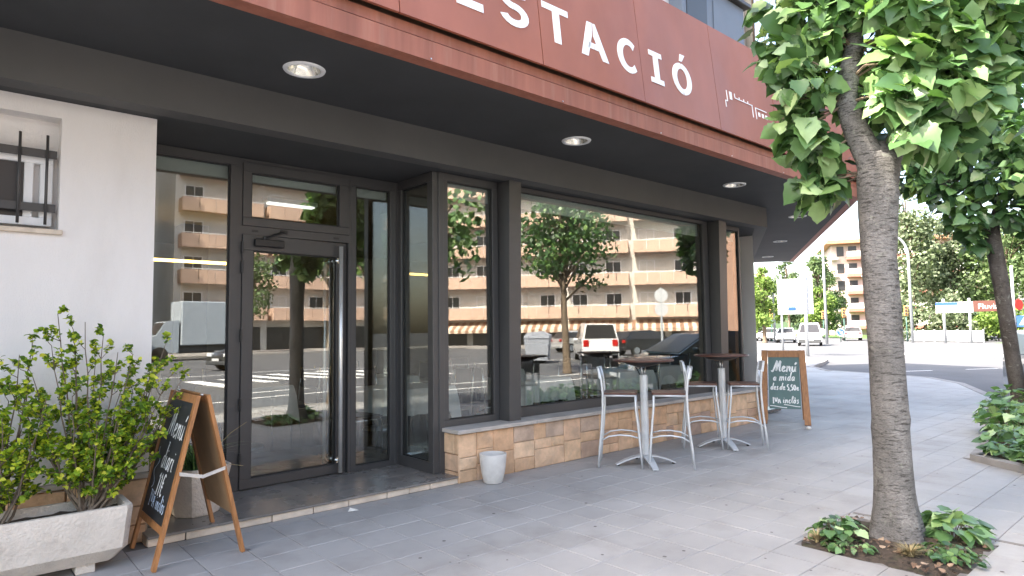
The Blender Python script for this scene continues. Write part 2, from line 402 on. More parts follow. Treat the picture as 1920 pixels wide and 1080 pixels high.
for (p, q) in zip(BED, BED[1:]+BED[:1]):
    d = Vector((q[0]-p[0], q[1]-p[1])).normalized(); n_ = (-d.y, d.x); BE.append((p, q, n_))
BC = (sum(p[0] for p in BED)/len(BED), sum(p[1] for p in BED)/len(BED))
def sdist(x, y, p, q):
    d = Vector((q[0]-p[0], q[1]-p[1])); t_ = max(0, min(1, ((x-p[0])*d.x+(y-p[1])*d.y)/d.length_squared)); return math.hypot(x-p[0]-d.x*t_, y-p[1]-d.y*t_)
for i in range(-16, 94):
    for j in range(-40, 13):
        x = OX+TX*(i+.5); y = OY-TY*(j+.5)
        if x < 9.2 and y > 5.2: continue
        if x >= 9.2 and y > 5.0+(x-9.45)*.588+.3 and x < 17.6: continue
        if x > 17.6 and y > 15: continue
        if not in_poly(x, y, WALK) and min(sdist(x, y, p, q) for p, q, _, _ in KS) > .25: continue
        P = [(x-h, y-hy), (x+h, y-hy), (x+h, y+hy), (x-h, y+hy)]; A0 = area(P); parts = [P]
        for p, q, a_, n_ in KS:
            if sdist(x, y, p, q) < .45: parts = [clip(P_, a_, n_) for P_ in parts]
        if x < 9.6: parts = [clip(P_, (0, YSTEP if 1.0 < x < 3.7 else 4.925 if x > 3.6 else 5.09), (0, -1)) for P_ in parts]
        nb = [e for e in BE if sdist(x, y, e[0], e[1]) < .36]
        if in_poly(x, y, BED) and not nb: continue
        if nb:
            e = min(nb, key=lambda e: sdist(x, y, e[0], e[1])); sg = 1 if ((BC[0]-e[0][0])*e[2][0]+(BC[1]-e[0][1])*e[2][1]) < 0 else -1
            n_ = (e[2][0]*sg, e[2][1]*sg); parts = [clip(P_, (e[0][0]+n_[0]*.0, e[0][1]+n_[1]*.0), n_) for P_ in parts]
        px0, py0, px1, py1 = PIT1[0], PIT1[1], PIT1[2], PIT1[3]
        if px0-.2 < x < px1+.2 and py0-.2 < y < py1+.2:
            new = []
            for P_ in parts:
                L1 = clip(P_, (px0, 0), (-1, 0)); R1 = clip(P_, (px1, 0), (1, 0)); mid = clip(clip(P_, (px0, 0), (1, 0)), (px1, 0), (-1, 0))
                new += [L1, R1, clip(mid, (0, py0), (0, -1)), clip(mid, (0, py1), (0, 1))]
            parts = new
        parts = [P_ for P_ in parts if area(P_) > .0008]
        if not parts: continue
        if len(parts) == 1 and area(parts[0]) > A0*.995:
            q = Vector((x, y, 0))-EYE; dz = q.dot(fw)
            u, v = (q.dot(rt)/dz, q.dot(up)/dz) if dz > .2 else (9, 9)
            cells.append((0 if abs(u) < .80 and abs(v) < .46 else 1, q.length, x, y))
        else:
            for P_ in parts: cut.prism([(p[0], p[1], -.02) for p in P_], (0, 0, .0195), r=random.random())
cells.sort(); rest = M()
for k, (nv, d, x, y) in enumerate(cells):
    z = random.uniform(-.0012, .0012)
    if k < 290 and not nv:
        o = link('tile', TILE, pave, (x, y, z)); o.rotation_euler = (random.uniform(-.003, .003), random.uniform(-.003, .003), 0)
    else:
        b = len(rest.v); rest.v += [(x+p[0], y+p[1], z+p[2]) for p in tl.v]; rr = random.random()
        for f in tl.f: rest.f.append(tuple(b+q for q in f)); rest.r.append(rr)
stuff(rest.obj('tile_field', 'paving', pave)); stuff(cut.obj('cut_tiles', 'paving', pave))
x0, y0, x1, y1 = PIT1
m = M(); n = 16
gv = {}
for i in range(n+1):
    for j in range(n+1):
        x = lerp(x0, x1, i/n); y = lerp(y0, y1, j/n); e = min(i, j, n-i, n-j)/n
        gv[i, j] = len(m.v); m.v.append((x, y, -.010+.03*min(1, e*5)+random.uniform(-.008, .008)))
for i in range(n):
    for j in range(n): m.f.append((gv[i, j], gv[i+1, j], gv[i+1, j+1], gv[i, j+1])); m.r.append(None)
struct(m.obj('pit_soil', 'soil', smooth=True))
m = M(); m.box(5.225, -.35, -.02, 5.26, 2.05, .0035, .002); struct(m.obj('drain_strip', 'joint'))
# raised planting bed round the far street tree
b = M()
for (p, q) in zip(BED, BED[1:]+BED[:1]):
    p = Vector((*p, 0)); q = Vector((*q, 0)); d = (q-p).normalized(); nn = Vector((d.y, -d.x, 0)); L_ = (q-p).length; k = max(1, round(L_/.7))
    for i in range(k):
        a = p+d*(L_*i/k+.003); c = p+d*(L_*(i+1)/k-.003)
        b.prism([a, c, c+nn*-.12, a+nn*-.12], (0, 0, .065), r=random.random())
stuff(b.obj('bed_kerb', 'curb_stone', pave))
m = M(); m.poly([(x, y, .05) for x, y in BED]); struct(m.obj('bed_soil', 'soil'))
# road markings: zebra across the far road, lane dashes, zebra reflected in the glass
mk = M()
def bar(c, d, L_, w_, z=RZ+.004):
    c = Vector((*c, z)); d = Vector((d[0], d[1], 0)).normalized(); nn = Vector((-d.y, d.x, 0))
    mk.poly([c-d*L_/2-nn*w_/2, c+d*L_/2-nn*w_/2, c+d*L_/2+nn*w_/2, c-d*L_/2+nn*w_/2])
for i in range(7): bar((38+i*.2, 12.2-i*1.05), (.98, .15), 4.2, .5)
for i in range(9): bar((24.6+i*2.4, 7.4-i*1.35+.03*i*i), (.87, -.5), 1.3, .12)
for i in range(8): bar((6.2+i*1.05, -9.5-.12*i), (.05, 1), 3.6, .5)
for i in range(10): bar((-4+i*4.0, -5.0), (1, 0), 1.8, .12)
bar((12, -13.5), (1, .04), 44, .14); bar((18, -3.4), (1, .02), 40, .12)
struct(mk.obj('road_markings', 'road_paint'))
# grass verge beyond the road, hills beyond
m = M()
m.poly([(64, -30, RZ+.01), (150, -30, RZ+.01), (150, 13.5, RZ+.01), (64, 13.5, RZ+.01)]); struct(m.obj('verge', 'grass'))
m = M(); m.poly([(82, 26, RZ+.012), (230, 26, RZ+.012), (230, 150, RZ+.012), (86, 34, RZ+.012)]); struct(m.obj('park_lawn', 'grass'))
# ================================================================ THE RESTAURANT BUILDING
random.seed(11)
B = thing('restaurant_building', 'corner restaurant under a dark soffit with rust coloured fascia and stone plinth', 'building', (4.5, 5.5, 0))
def part(mm, name, mt, parent=None, **k): return mm.obj(name, mt, parent or B, world=True, **k)
YG, YD, YS, YW = 5.16, 5.82, 4.90, 5.12       # window plane, door plane, plinth front, plastered wall
ZC, ZS = 2.98, 3.285                           # recess ceiling, canopy soffit
ch = Vector((.862, .507, 0)); chn = Vector((.507, -.862, 0))   # chamfered corner: direction and outward normal
# --- plastered wall with its barred window opening
wx0, wx1, wz0, wz1 = -.62, .535, 2.115, 2.865
m = M()
for (a, b_, c, d) in ((-14, -.62, .47, ZC), (wx1, 1.10, .47, ZC), (-.62, wx1, .47, wz0), (-.62, wx1, wz1, ZC)):
    m.box(a, YW, c, b_, YW+.30, d)
wall = part(m, 'plaster_wall', 'stucco')
m = M()
m.poly([(wx0, YW+.14, wz0), (wx1, YW+.14, wz0), (wx1, YW+.14, wz1), (wx0, YW+.14, wz1)])
part(m, 'recess_back', 'stucco', wall)
m = M()   # aluminium sash
zt = 2.56
for q in ((wx0, wz0+.03, wx1-.03, wz0+.085), (wx0, zt, wx1-.03, zt+.055), (wx1-.10, wz0+.085, wx1-.03, zt), (wx1-.185, wz0+.085, wx1-.135, zt), (wx0, wz0+.085, wx0+.06, zt)):
    m.box(q[0], YW+.085, q[1], q[2], YW+.13, q[3], .004)
win = part(m, 'barred_window', 'white_trim', wall)
m = M(); m.box(wx0+.06, YW+.105, wz0+.085, wx1-.185, YW+.115, zt); part(m, 'window_pane', 'shop_dark', wall)
for z in (2.565, 2.205):
    m = M(); m.box(wx0, YW+.045, z+.03, wx1-.015, YW+.053, z+.085, .002); part(m, 'grille_rail', 'frame_dark', wall)
for i in range(8):
    x = .465-.145*i
    m = M(); m.tube([(x, YW+.035, 2.15), (x, YW+.035, 2.745)], .0085, 8); part(m, 'grille_bar', 'frame_dark', wall, smooth=True)
m = M(); m.box(wx0-.02, YW-.03, wz0-.032, wx1+.02, YW+.14, wz0, .004); part(m, 'window_sill', 'sill_edge', wall)
# --- plinths made of picked stones
def stone(parent, x0, z0, x1, z1, y, depth=.05, nx=None):
    """one rough-faced stone; nx: (origin, direction, normal) for a wall not along X"""
    m = M(); g = .003; x0 += g; x1 -= g; z0 += g; z1 -= g
    pr = random.uniform(.000, .009); c = .006
    J = lambda s=.007: random.uniform(-s, s)
    pts = []
    for (ins, yy) in ((0, 0), (0, -depth-pr+c), (c, -depth-pr)):
        for (a, b_) in ((x0+ins, z0+ins), (x1-ins, z0+ins), (x1-ins, z1-ins), (x0+ins, z1-ins)):
            pts.append([a+J(.004), yy, b_+J(.004)])
    mid = [(x0+x1)/2+J(.02), -depth-pr-random.uniform(-.003, .006), (z0+z1)/2+J(.02)]
    o = Vector(((x0+x1)/2, 0, (z0+z1)/2)); allp = pts+[mid]
    m.v = [tuple(Vector(p)-o) for p in allp]
    for a in (0, 4):
        for k in range(4): m.f.append((a+k, a+(k+1) % 4, a+4+(k+1) % 4, a+4+k))
    for k in range(4): m.f.append((8+k, 8+(k+1) % 4, 12))
    m.r = [None]*len(m.f)
    me = m.mesh('stone', 'stone')
    ob = link('stone', me, parent)
    if nx is None: ob.location = (o.x, y, o.z)
    else:
        og, d, rz = nx; ob.location = Vector(og)+Vector(d)*o.x+Vector((0, 0, o.z)); ob.rotation_euler = (0, 0, rz)
    return ob
def split(x0, z0, x1, z1, out, wmax=.36, hmax=.20):
    W, Hh = x1-x0, z1-z0
    if W > wmax*random.uniform(.8, 1.25) and W > Hh*.9:
        t = x0+W*random.uniform(.36, .64); split(x0, z0, t, z1, out, wmax, hmax); split(t, z0, x1, z1, out, wmax, hmax)
    elif Hh > hmax*random.uniform(.85, 1.3):
        t = z0+Hh*random.uniform(.36, .64); split(x0, z0, x1, t, out, wmax, hmax); split(x0, t, x1, z1, out, wmax, hmax)
    else: out.append((x0, z0, x1, z1))
m = M(); m.box(3.655, YS+.013, 0, 9.47, YG+.25, .455)
m.prism([(9.47, YS+.035, 0), (17.6, 9.68-4.9+YS-.0, 0), (17.3, 10.2, 0), (9.2, YG+.25, 0)][:1]+[(9.47+8.2*.862, YS+.035+8.2*.507, 0), (9.47+8.2*.862-.25*.507, YS+.035+8.2*.507+.25*.862, 0), (9.3, YG+.2, 0)], (0, 0, .455))
pl = part(m, 'plinth', 'mortar')
rects = []
xs = [3.632, 4.05, 4.60, 5.30, 5.95, 6.62, 7.30, 7.92, 8.60, 9.20, 9.475]
for a, b_ in zip(xs[:-1], xs[1:]): split(a, .0, b_, .452, rects, .38, .215)
for q in rects: stone(pl, *q, YS+.02, .014)
for (z0, z1, s) in ((0, .10, 0), (.10, .26, 1), (.26, .45, 0)):     # end of the plinth towards the step
    xs_ = (0, .26) if s else (0, .19, .26)
    for a, b_ in zip(xs_[:-1], xs_[1:]): stone(pl, a, z0, b_, z1, 0, .022, ((3.656, YS+.265, 0), (0, -1, 0), -math.pi/2))
rects = []; split(0, 0, 8.0, .452, rects, .4, .2)
for q in rects: stone(pl, *q, 0, .034, ((9.475, YS+.02, 0), tuple(ch), math.atan2(.507, .862)))
m = M(); m.box(-14, YW+.0, 0, 1.10, YW+.28, .43); pl2 = part(m, 'wall_plinth', 'mortar')
rects = []; split(-.9, 0, 1.085, .43, rects, .5, .24)
for q in rects: stone(pl2, *q, YW, .034)
m = M(); m.box(-14, YW-.05, .434, 1.10, YW+.02, .466, .005); part(m, 'wall_ledge', 'sill', pl2)
# --- window sill slabs
xs = [3.60, 4.62, 5.75, 6.9, 8.0, 9.0, 9.49]
for a, b_ in zip(xs[:-1], xs[1:]):
    m = M(); m.box(a+.001, YS-.035, .458, b_-.0015, YG+.10, .496, .004); part(m, 'sill_slab', 'sill', pl)
m = M()
p0 = Vector((9.49, YS-.03, .458)); m.prism([p0, p0+ch*8, p0+ch*8-chn*.3, p0-chn*.3+ch*.1], (0, 0, .038)); part(m, 'sill_slab', 'sill', pl)
# --- entrance step
m = M(); m.box(1.06, YS+.055, 0, 3.648, YD+.5, .052); st = part(m, 'entrance_step', 'mortar')
for a, b_ in ((1.06, 1.62), (1.62, 2.36), (2.36, 3.05), (3.05, 3.648)):
    for c, d in ((YS+.01, YS+.42), (YS+.42, YD+.09)):
        m = M(); m.box(a+.0015, c+.0015, .053, b_-.0015, d-.0015, .070, .002); part(m, 'step_slab', 'step_top', st)
x = 1.06
while x < 3.6:
    x2 = min(3.642, x+random.uniform(.22, .38)); x2 = 3.642 if 3.642-x2 < .12 else x2
    m = M(); m.box(x+.003, YS+.025+random.uniform(-.004, .003), .0, x2-.003, YS+.056, .051, .004); part(m, 'riser_brick', 'sill_edge', st); x = x2
# --- columns between the windows (slightly wider at the top)
for (x0, x1) in ((4.335, 4.49), (8.375, 8.565)):
    m = M(); b = len(m.v); yb, ytop = YS+.085, YS+.055
    m.v += [(x0, yb, .497), (x1, yb, .497), (x1, YG+.06, .497), (x0, YG+.06, .497), (x0+.012, ytop, ZC), (x1+.02, ytop, ZC), (x1+.02, YG+.06, ZC), (x0+.012, YG+.06, ZC)]
    m.f += [(0, 1, 5, 4), (1, 2, 6, 5), (2, 3, 7, 6), (3, 0, 4, 7), (4, 5, 6, 7)]; m.r += [None]*5
    part(m, 'column', 'frame')
# corner pillar, rendered
m = M(); p = Vector((10.27, 5.44, 0)); q = p+ch*.42; m.prism([p+Vector((0, 0, .3)), q+Vector((0, 0, .3)), q-chn*.3+Vector((0, 0, .3)), Vector((10.25, 5.78, .3))], (0, 0, ZC-.3)); part(m, 'corner_pillar', 'stucco')
# --- glazing: a frame of bars with the pane set in a dark seal
def window(x0, x1, z0, z1, y, fl, fr, fb, ft, name='window', dep=.06, ax='x', parent=None, glassm='pane_glass', pos=None):
    T = (lambda a, yy, z: (a, yy, z)) if ax == 'x' else (lambda a, yy, z: (pos+(yy-y), a, z))
    m = M()
    def bx(a0, c0, a1, c1, yo0, yo1, mm, c=.003):
        if ax == 'x': mm.box(a0, y+yo0, c0, a1, y+yo1, c1, c)
        else: mm.box(pos+yo0, a0, c0, pos+yo1, a1, c1, c)
    bx(x0, z0, x1, z0+fb, -dep/2, dep/2, m); bx(x0, z1-ft, x1, z1, -dep/2, dep/2, m)
    bx(x0, z0+fb, x0+fl, z1-ft, -dep/2, dep/2, m); bx(x1-fr, z0+fb, x1, z1-ft, -dep/2, dep/2, m)
    f = part(m, name, 'frame', parent)
    g = M(); a0, a1, c0, c1 = x0+fl, x1-fr, z0+fb, z1-ft; e = .011
    for q in ((a0, c0, a1, c0+e), (a0, c1-e, a1, c1), (a0, c0+e, a0+e, c1-e), (a1-e, c0+e, a1, c1-e)): bx(*q, -.014, .014, g, 0)
    if parent is None:
        part(g, 'seal', 'seal', f); g2 = M(); bx(a0+e, c0+e, a1-e, c1-e, -.004, .004, g2, 0); part(g2, 'pane', glassm, f)
    else:
        part(g, 'seal', 'seal', parent); g2 = M(); bx(a0+e, c0+e, a1-e, c1-e, -.004, .004, g2, 0); part(g2, 'pane', glassm, parent)
    return f
window(1.08, 1.905, .071, ZC, YD, .05, .075, .12, .075)
window(1.935, 2.955, 2.375, 2.945, YD-.008, .075, .10, .075, .085, 'transom_window', .075)
window(2.985, 3.50, .071, ZC, YD, .055, .075, .05, .10)
window(YG-.02, YD-.03, .071, ZC, 0, .09, .075, .10, .09, 'return_window', .07, 'y', pos=3.545)
window(3.60, 4.33, .497, ZC, YG, .085, .075, .065, .075)
window(4.47, 8.36, .497, ZC, YG, .05, .13, .10, .045)
window(8.56, 9.27, .497, ZC, YG, .05, .04, .08, .06)
m = M(); m.box(3.575, YG-.032, .071, 3.635, YG+.05, ZC-.001, .003); part(m, 'corner_mullion', 'frame')
m = M(); m.box(3.476, YD-.033, .071, 3.560, YD+.05, ZC-.001, .003); part(m, 'corner_mullion', 'frame')
m = M(); m.box(1.9, YD-.03, .071, 1.932, YD+.05, ZC-.002); m.box(2.957, YD-.03, .071, 2.984, YD+.05, ZC-.002); m.box(1.932, YD-.03, 2.30, 2.957, YD+.04, 2.374); m.box(1.932, YD-.03, 2.946, 2.957, YD+.04, ZC-.002); part(m, 'door_frame', 'frame')
for x in (2.02, 2.80):
    m = M(); m.box(x, YD-.034, 2.325, x+.055, YD-.029, 2.345, .001); part(m, 'drain_cap', 'black_plastic')
# chamfer side glazing (barely seen past the column)
m = M(); p = Vector((9.30, YG+.05, .497)); e = p+ch*.9; m.prism([p, p+ch*.05, p+ch*.05-chn*.06, p-chn*.06], (0, 0, ZC-.497)); part(m, 'corner_mullion', 'wood')
m = M(); p = Vector((9.36, YG+.09, .497)); e = p+ch*.95; m.prism([p, e, e-chn*.008, p-chn*.008], (0, 0, ZC-.497)); part(m, 'side_pane', 'pane_glass')
m = M(); p = Vector((10.55, 5.72, .3)); e = p+ch*7; m.prism([p, e, e-chn*.2, p-chn*.2], (0, 0, ZC-.3)); part(m, 'side_wall', 'stucco')
# --- the door
AJAR = R(3.2)
DR = window(1.934, 2.955, .078, 2.298, YD-.012, .098, .105, .085, .14, 'door', .07)
m = M(); m.tube([(2.862, YD-.11, .09), (2.862, YD-.11, 2.255)], .0195, 14); part(m, 'pull_bar', 'steel', DR, smooth=True)
m = M(); m.tube([(2.80, YD+.09, .11), (2.80, YD+.09, 2.20)], .0165, 14); part(m, 'pull_bar', 'steel', DR, smooth=True)
for z in (.20, 2.12):
    m = M(); m.tube([(2.862, YD-.11, z), (2.862, YD-.045, z)], .012, 10); m.tube([(2.862, YD-.055, z), (2.862, YD-.045, z)], .024, 14); m.tube([(2.80, YD+.02, z), (2.80, YD+.09, z)], .012, 10); part(m, 'bar_bracket', 'chrome', DR, auto=40)
m = M(); m.box(2.03, YD-.092, 2.195, 2.30, YD-.048, 2.262, .006); part(m, 'closer_box', 'black_plastic', DR)
m = M(); m.tube([(2.12, YD-.07, 2.265), (2.20, YD-.085, 2.305), (2.30, YD-.06, 2.345)], .011, 6); m.tube([(2.12, YD-.07, 2.262), (2.12, YD-.07, 2.285)], .016, 8); m.box(2.27, YD-.065, 2.33, 2.34, YD-.03, 2.36, .004); part(m, 'closer_arm', 'black_plastic', DR)
for z in (.28, .75, 1.35, 1.95, 2.12):
    m = M(); m.tube([(1.93, YD-.052, z), (1.93, YD-.052, z+.11)], .011, 8); part(m, 'hinge', 'black_plastic', DR)
m = M(); m.lathe([(.0, 0), (.022, 0), (.022, .006), (.012, .008), (0, .008)], n=14); o = part(m, 'lock_rose', 'black_plastic', DR); o.rotation_euler = (math.pi/2, 0, 0); o.location = (2.905, YD-.047, 1.075)
m = M(); m.box(-.004, -.002, -.010, .004, .002, .010); m.tube([(0, -.003, .007), (0, .002, .007)], .007, 8); o = part(m, 'keyhole', 'chrome', DR); o.location = (2.905, YD-.057, 1.075)
# the leaf stands a little ajar, turned about its hinges
hg = Vector((1.934, YD-.012, 0)); DR.matrix_basis = Matrix.Translation(-B.location) @ Matrix.Translation(hg) @ Matrix.Rotation(AJAR, 4, 'Z') @ Matrix.Translation(-hg)
# --- soffit, beam, canopy
K0 = Vector((9.97, 3.60, 0)); K1 = K0+ch*9.45                       # outer corner of the canopy and its far end
def offs(d):  # canopy outline moved inwards by d
    t = math.tan(math.atan2(.507, .862)/2)
    return Vector((K0.x-d*t*1.0, K0.y+d, 0)), K1-chn*d
a, b_ = offs(.115)
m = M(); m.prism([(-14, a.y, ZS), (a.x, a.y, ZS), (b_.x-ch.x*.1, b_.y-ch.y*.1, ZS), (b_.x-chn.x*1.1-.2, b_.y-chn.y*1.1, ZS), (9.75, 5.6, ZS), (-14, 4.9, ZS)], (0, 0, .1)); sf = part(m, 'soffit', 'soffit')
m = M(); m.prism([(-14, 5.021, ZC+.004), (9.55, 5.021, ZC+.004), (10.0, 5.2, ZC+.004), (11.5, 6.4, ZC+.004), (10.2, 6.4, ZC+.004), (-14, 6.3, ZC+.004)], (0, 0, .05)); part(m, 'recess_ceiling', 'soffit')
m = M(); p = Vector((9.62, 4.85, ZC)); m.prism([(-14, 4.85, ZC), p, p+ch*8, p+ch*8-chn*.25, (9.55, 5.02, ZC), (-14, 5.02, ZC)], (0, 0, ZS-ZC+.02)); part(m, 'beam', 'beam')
CAN = M()
a, b_ = offs(.117); a2, b2 = offs(.0)
CAN.prism([(-14, a2.y, ZS-.002), (a2.x, a2.y, ZS-.002), b2+Vector((0, 0, ZS-.002)), b_+Vector((0, 0, ZS-.002)), (a.x, a.y, ZS-.002), (-14, a.y, ZS-.002)], (0, 0, .14))
can = part(CAN, 'canopy_edge', 'corten_trim')
a, b_ = offs(.148); a2, b2 = offs(.018)
m = M(); z = ZS+.152; m.prism([(-14, a2.y, z), (a2.x, a2.y, z), b2+Vector((0, 0, z)), b_+Vector((0, 0, z)), (a.x, a.y, z), (-14, a.y, z)], (0, 0, .075)); part(m, 'upper_band', 'corten_trim', can)
a, b_ = offs(.9); a2, b2 = offs(.15)
m = M(); z = ZS+.141; m.prism([(-14, a2.y, z), (a2.x, a2.y, z), b2+Vector((0, 0, z)), b_+Vector((0, 0, z)), (a.x, a.y, z), (-14, a.y, z)], (0, 0, 1.23)); part(m, 'canopy_core', 'pipe_brown', can)
# fascia panels, leaning back
PZ, PY, PK, PH = 3.52, 3.55, .1074, 1.205
def onpanel(x, v, d=0):      # point on the leaning plane: x along, v up the panel, d proud of it
    c = 1/math.sqrt(1+PK*PK); return Vector((x, PY+v*PK*c-d*c, PZ+v*c+d*PK*c))
xs = [2.174+1.3155*i for i in range(-10, 6)]+[9.97]
for a, b_ in zip(xs[:-1], xs[1:]):
    a += .004; b_ -= .004
    m = M(); dd = random.uniform(0, .003)
    m.prism([onpanel(a, 0, dd), onpanel(b_, 0, dd), onpanel(b_, PH, dd), onpanel(a, PH, dd)], (0, .03, .003)); part(m, 'fascia_panel', 'corten', can)
for i in range(7):
    p = K0+chn*.05+ch*(i*1.34+.03); q = K0+chn*.05+ch*(i*1.34+1.335); bk = -chn*.13
    m = M(); m.prism([p+Vector((0, 0, PZ)), q+Vector((0, 0, PZ)), q+bk+Vector((0, 0, PZ+1.2)), p+bk+Vector((0, 0, PZ+1.2))], -chn*.03); part(m, 'fascia_panel', 'corten', can)
for x, z in ((2.45, 3.29), (3.75, 3.29), (5.1, 3.29), (6.4, 3.29), (7.6, 3.29)):
    m = M(); m.tube([(x, 3.599, z+.006), (x, 3.592, z+.006)], .006, 6); part(m, 'rivet', 'alu', can)
# letters ESTACIÓ and the line drawing of the station
LZ0, LZ1 = .237, .566; LH = LZ1-LZ0
def letter(polys, name='letter'):
    m = M()
    for P in polys:
        m.prism([onpanel(x, v, .007) for x, v in P], (0, .006, .001))
    return part(m, name, 'letter_white', can)
def arc(cx, cv, rx, rv, a0, a1, n=14): return [(cx+rx*math.cos(R(lerp(a0, a1, i/n))), cv+rv*math.sin(R(lerp(a0, a1, i/n)))) for i in range(n+1)]
def band(outer, inner): return [[outer[i], outer[i+1], inner[i+1], inner[i]] for i in range(len(outer)-1)]
V = lambda t: LZ0+LH*t
s = .062
letter([[(2.655, V(0)), (2.90, V(0)), (2.90, V(.20)), (2.655, V(.20))], [(2.655, V(.2)), (2.73, V(.2)), (2.73, V(.8)), (2.655, V(.8))], [(2.655, V(.8)), (2.90, V(.8)), (2.90, V(1)), (2.655, V(1))], [(2.73, V(.41)), (2.87, V(.41)), (2.87, V(.59)), (2.73, V(.59))]])
c = 3.215
so_ = arc(c, V(.72), .135, LH*.30, 20, 250, 12)+arc(c, V(.285), .150, LH*.30, 70, -160, 12)
si_ = arc(c, V(.72), .065, LH*.125, 20, 250, 12)+arc(c, V(.285), .078, LH*.125, 70, -160, 12)
up_o, up_i = arc(c, V(.715), .138, LH*.30, 15, 268, 13), arc(c, V(.715), .062, LH*.125, 15, 268, 13)
lo_o, lo_i = arc(c, V(.29), .150, LH*.305, 88, -165, 13), arc(c, V(.29), .074, LH*.13, 88, -165, 13)
letter(band(up_o, up_i)+band(lo_o, lo_i))
letter([[(3.528, V(.83)), (3.832, V(.83)), (3.832, V(1)), (3.528, V(1))], [(3.644, V(0)), (3.724, V(0)), (3.724, V(.83)), (3.644, V(.83))], [(3.60, V(0)), (3.644, V(0)), (3.644, V(.04)), (3.60, V(.04))]][:2])
letter([[(3.968, V(0)), (4.052, V(0)), (4.122, V(.62)), (4.138, V(1)), (4.074, V(1))], [(4.150, V(1)), (4.176, V(1)), (4.322, V(0)), (4.240, V(0)), (4.140, V(.63))], [(4.058, V(.25)), (4.138, V(.25)), (4.138, V(.42)), (4.078, V(.42))], [(4.146, V(.25)), (4.205, V(.25)), (4.182, V(.42)), (4.146, V(.42))]])
letter(band(arc(4.62, V(.5), .158, LH*.515, 48, 312, 18), arc(4.628, V(.5), .088, LH*.33, 40, 320, 18)))
letter([[(4.945, V(0)), (5.148, V(0)), (5.148, V(.16)), (4.945, V(.16))], [(4.945, V(.84)), (5.148, V(.84)), (5.148, V(1)), (4.945, V(1))], [(5.008, V(.16)), (5.086, V(.16)), (5.086, V(.84)), (5.008, V(.84))]])
oc = 5.478
letter(band(arc(oc, V(.5), .165, LH*.515, 93, 267, 16), arc(oc, V(.5), .088, LH*.33, 93, 267, 16))+band(arc(oc, V(.5), .165, LH*.515, 87, -87, 16), arc(oc, V(.5), .088, LH*.33, 87, -87, 16))+[[(5.462, V(1.085)), (5.505, V(1.085)), (5.568, V(1.33)), (5.490, V(1.33))]])
t = .010
def ln(p, q, w_=t):
    d = Vector((q[0]-p[0], q[1]-p[1])); d.normalize(); nx, ny = -d.y*w_/2, d.x*w_/2
    return [(p[0]+nx, p[1]+ny), (q[0]+nx, q[1]+ny), (q[0]-nx, q[1]-ny), (p[0]-nx, p[1]-ny)]
letter([ln((6.335, .50), (6.335, .375)), ln((6.335, .375), (6.292, .375)), ln((6.292, .375), (6.292, .297)), [(6.395, .41), (6.44, .41), (6.44, .50), (6.395, .50)],
        ln((6.505, .50), (6.505, .452)), ln((6.505, .448), (6.89, .448)), ln((6.60, .45), (6.60, .478)), ln((6.70, .45), (6.70, .478)), ln((6.79, .45), (6.79, .478)), ln((6.88, .45), (6.88, .305)),
        ln((6.955, .44), (6.955, .30)), ln((6.955, .438), (7.215, .438)), [(7.01, .345), (7.05, .345), (7.05, .395), (7.01, .395)], [(7.095, .345), (7.135, .345), (7.135, .395), (7.095, .395)], [(7.18, .345), (7.22, .345), (7.22, .395), (7.18, .395)]], 'station_emblem')
# --- storeys above the canopy (they shade the pavement)
m = M()
def slab(z0, z1):
    p = Vector((9.45, 5.0, z0)); m.prism([(-14, 5.0, z0), p, p+ch*10.7, (20.0, 14.0, z0), (-14, 14.0, z0)], (0, 0, z1-z0))
slab(3.9, 12.4); part(m, 'upper_storeys', 'stucco')
m = M(); m.box(7.35, 4.78, 4.3, 9.0, 5.0, 6.28, .01); bay = part(m, 'bay_window', 'bay_blue')
m = M(); m.box(7.25, 4.70, 6.285, 9.09, 5.0, 6.35, .008); part(m, 'bay_cap', 'frame_dark', bay)
m = M(); m.box(8.12, 4.765, 4.4, 8.85, 4.781, 6.12, .004); part(m, 'bay_shutter', 'bay_blue', bay)
m = M(); m.box(7.45, 4.77, 4.4, 7.95, 4.782, 6.15); part(m, 'bay_pane', 'shop_dark', bay)
for zz in (7.4, 10.2):
    for xx in (-10, -7, -4, -1, 2, 5, 7.5):
        m = M(); m.box(xx, 4.97, zz, xx+1.3, 5.01, zz+1.5, .004); part(m, 'upper_window', 'bay_blue')
m = M(); p = Vector((9.43, 4.93, 3.9)); m.tube([p, p+Vector((0, 0, 9.6))], .055, 10); part(m, 'drainpipe', 'stone_beige', smooth=True)
m = M(); p = Vector((9.62, 4.98, 3.9)); m.tube([p, p+Vector((0, 0, 9.6))], .05, 10); part(m, 'drainpipe', 'pipe_brown', smooth=True)
# --- interior shell
m = M(); m.box(1.0, YG+.06, .02, 10.6, 12.0, .066); part(m, 'dining_floor', 'int_floor')
m = M(); m.box(.9, 11.9, .066, 11.2, 12.0, 3.0); m.box(.75, YD+.2, .066, .9, 12, 3.0); part(m, 'dining_wall', 'int_wall')
m = M(); m.prism([(3.58, YG+.07, 2.955), (9.25, YG+.07, 2.955), (11.3, 6.42, 2.955), (11.3, 12, 2.955), (3.58, 12, 2.955)], (0, 0, .022)); m.box(.9, YD+.07, 2.955, 3.578, 12, 2.978); part(m, 'dining_ceiling', 'int_ceiling')
m = M(); m.box(5.2, 9.2, .066, 11.0, 9.35, 1.15); m.box(2.4, 9.6, .066, 2.75, 9.95, 2.95); part(m, 'bar_counter', 'int_dark')
m = M(); m.box(11.0, 6.05, .066, 11.1, 12, 2.953); part(m, 'dining_wall', 'int_wall')
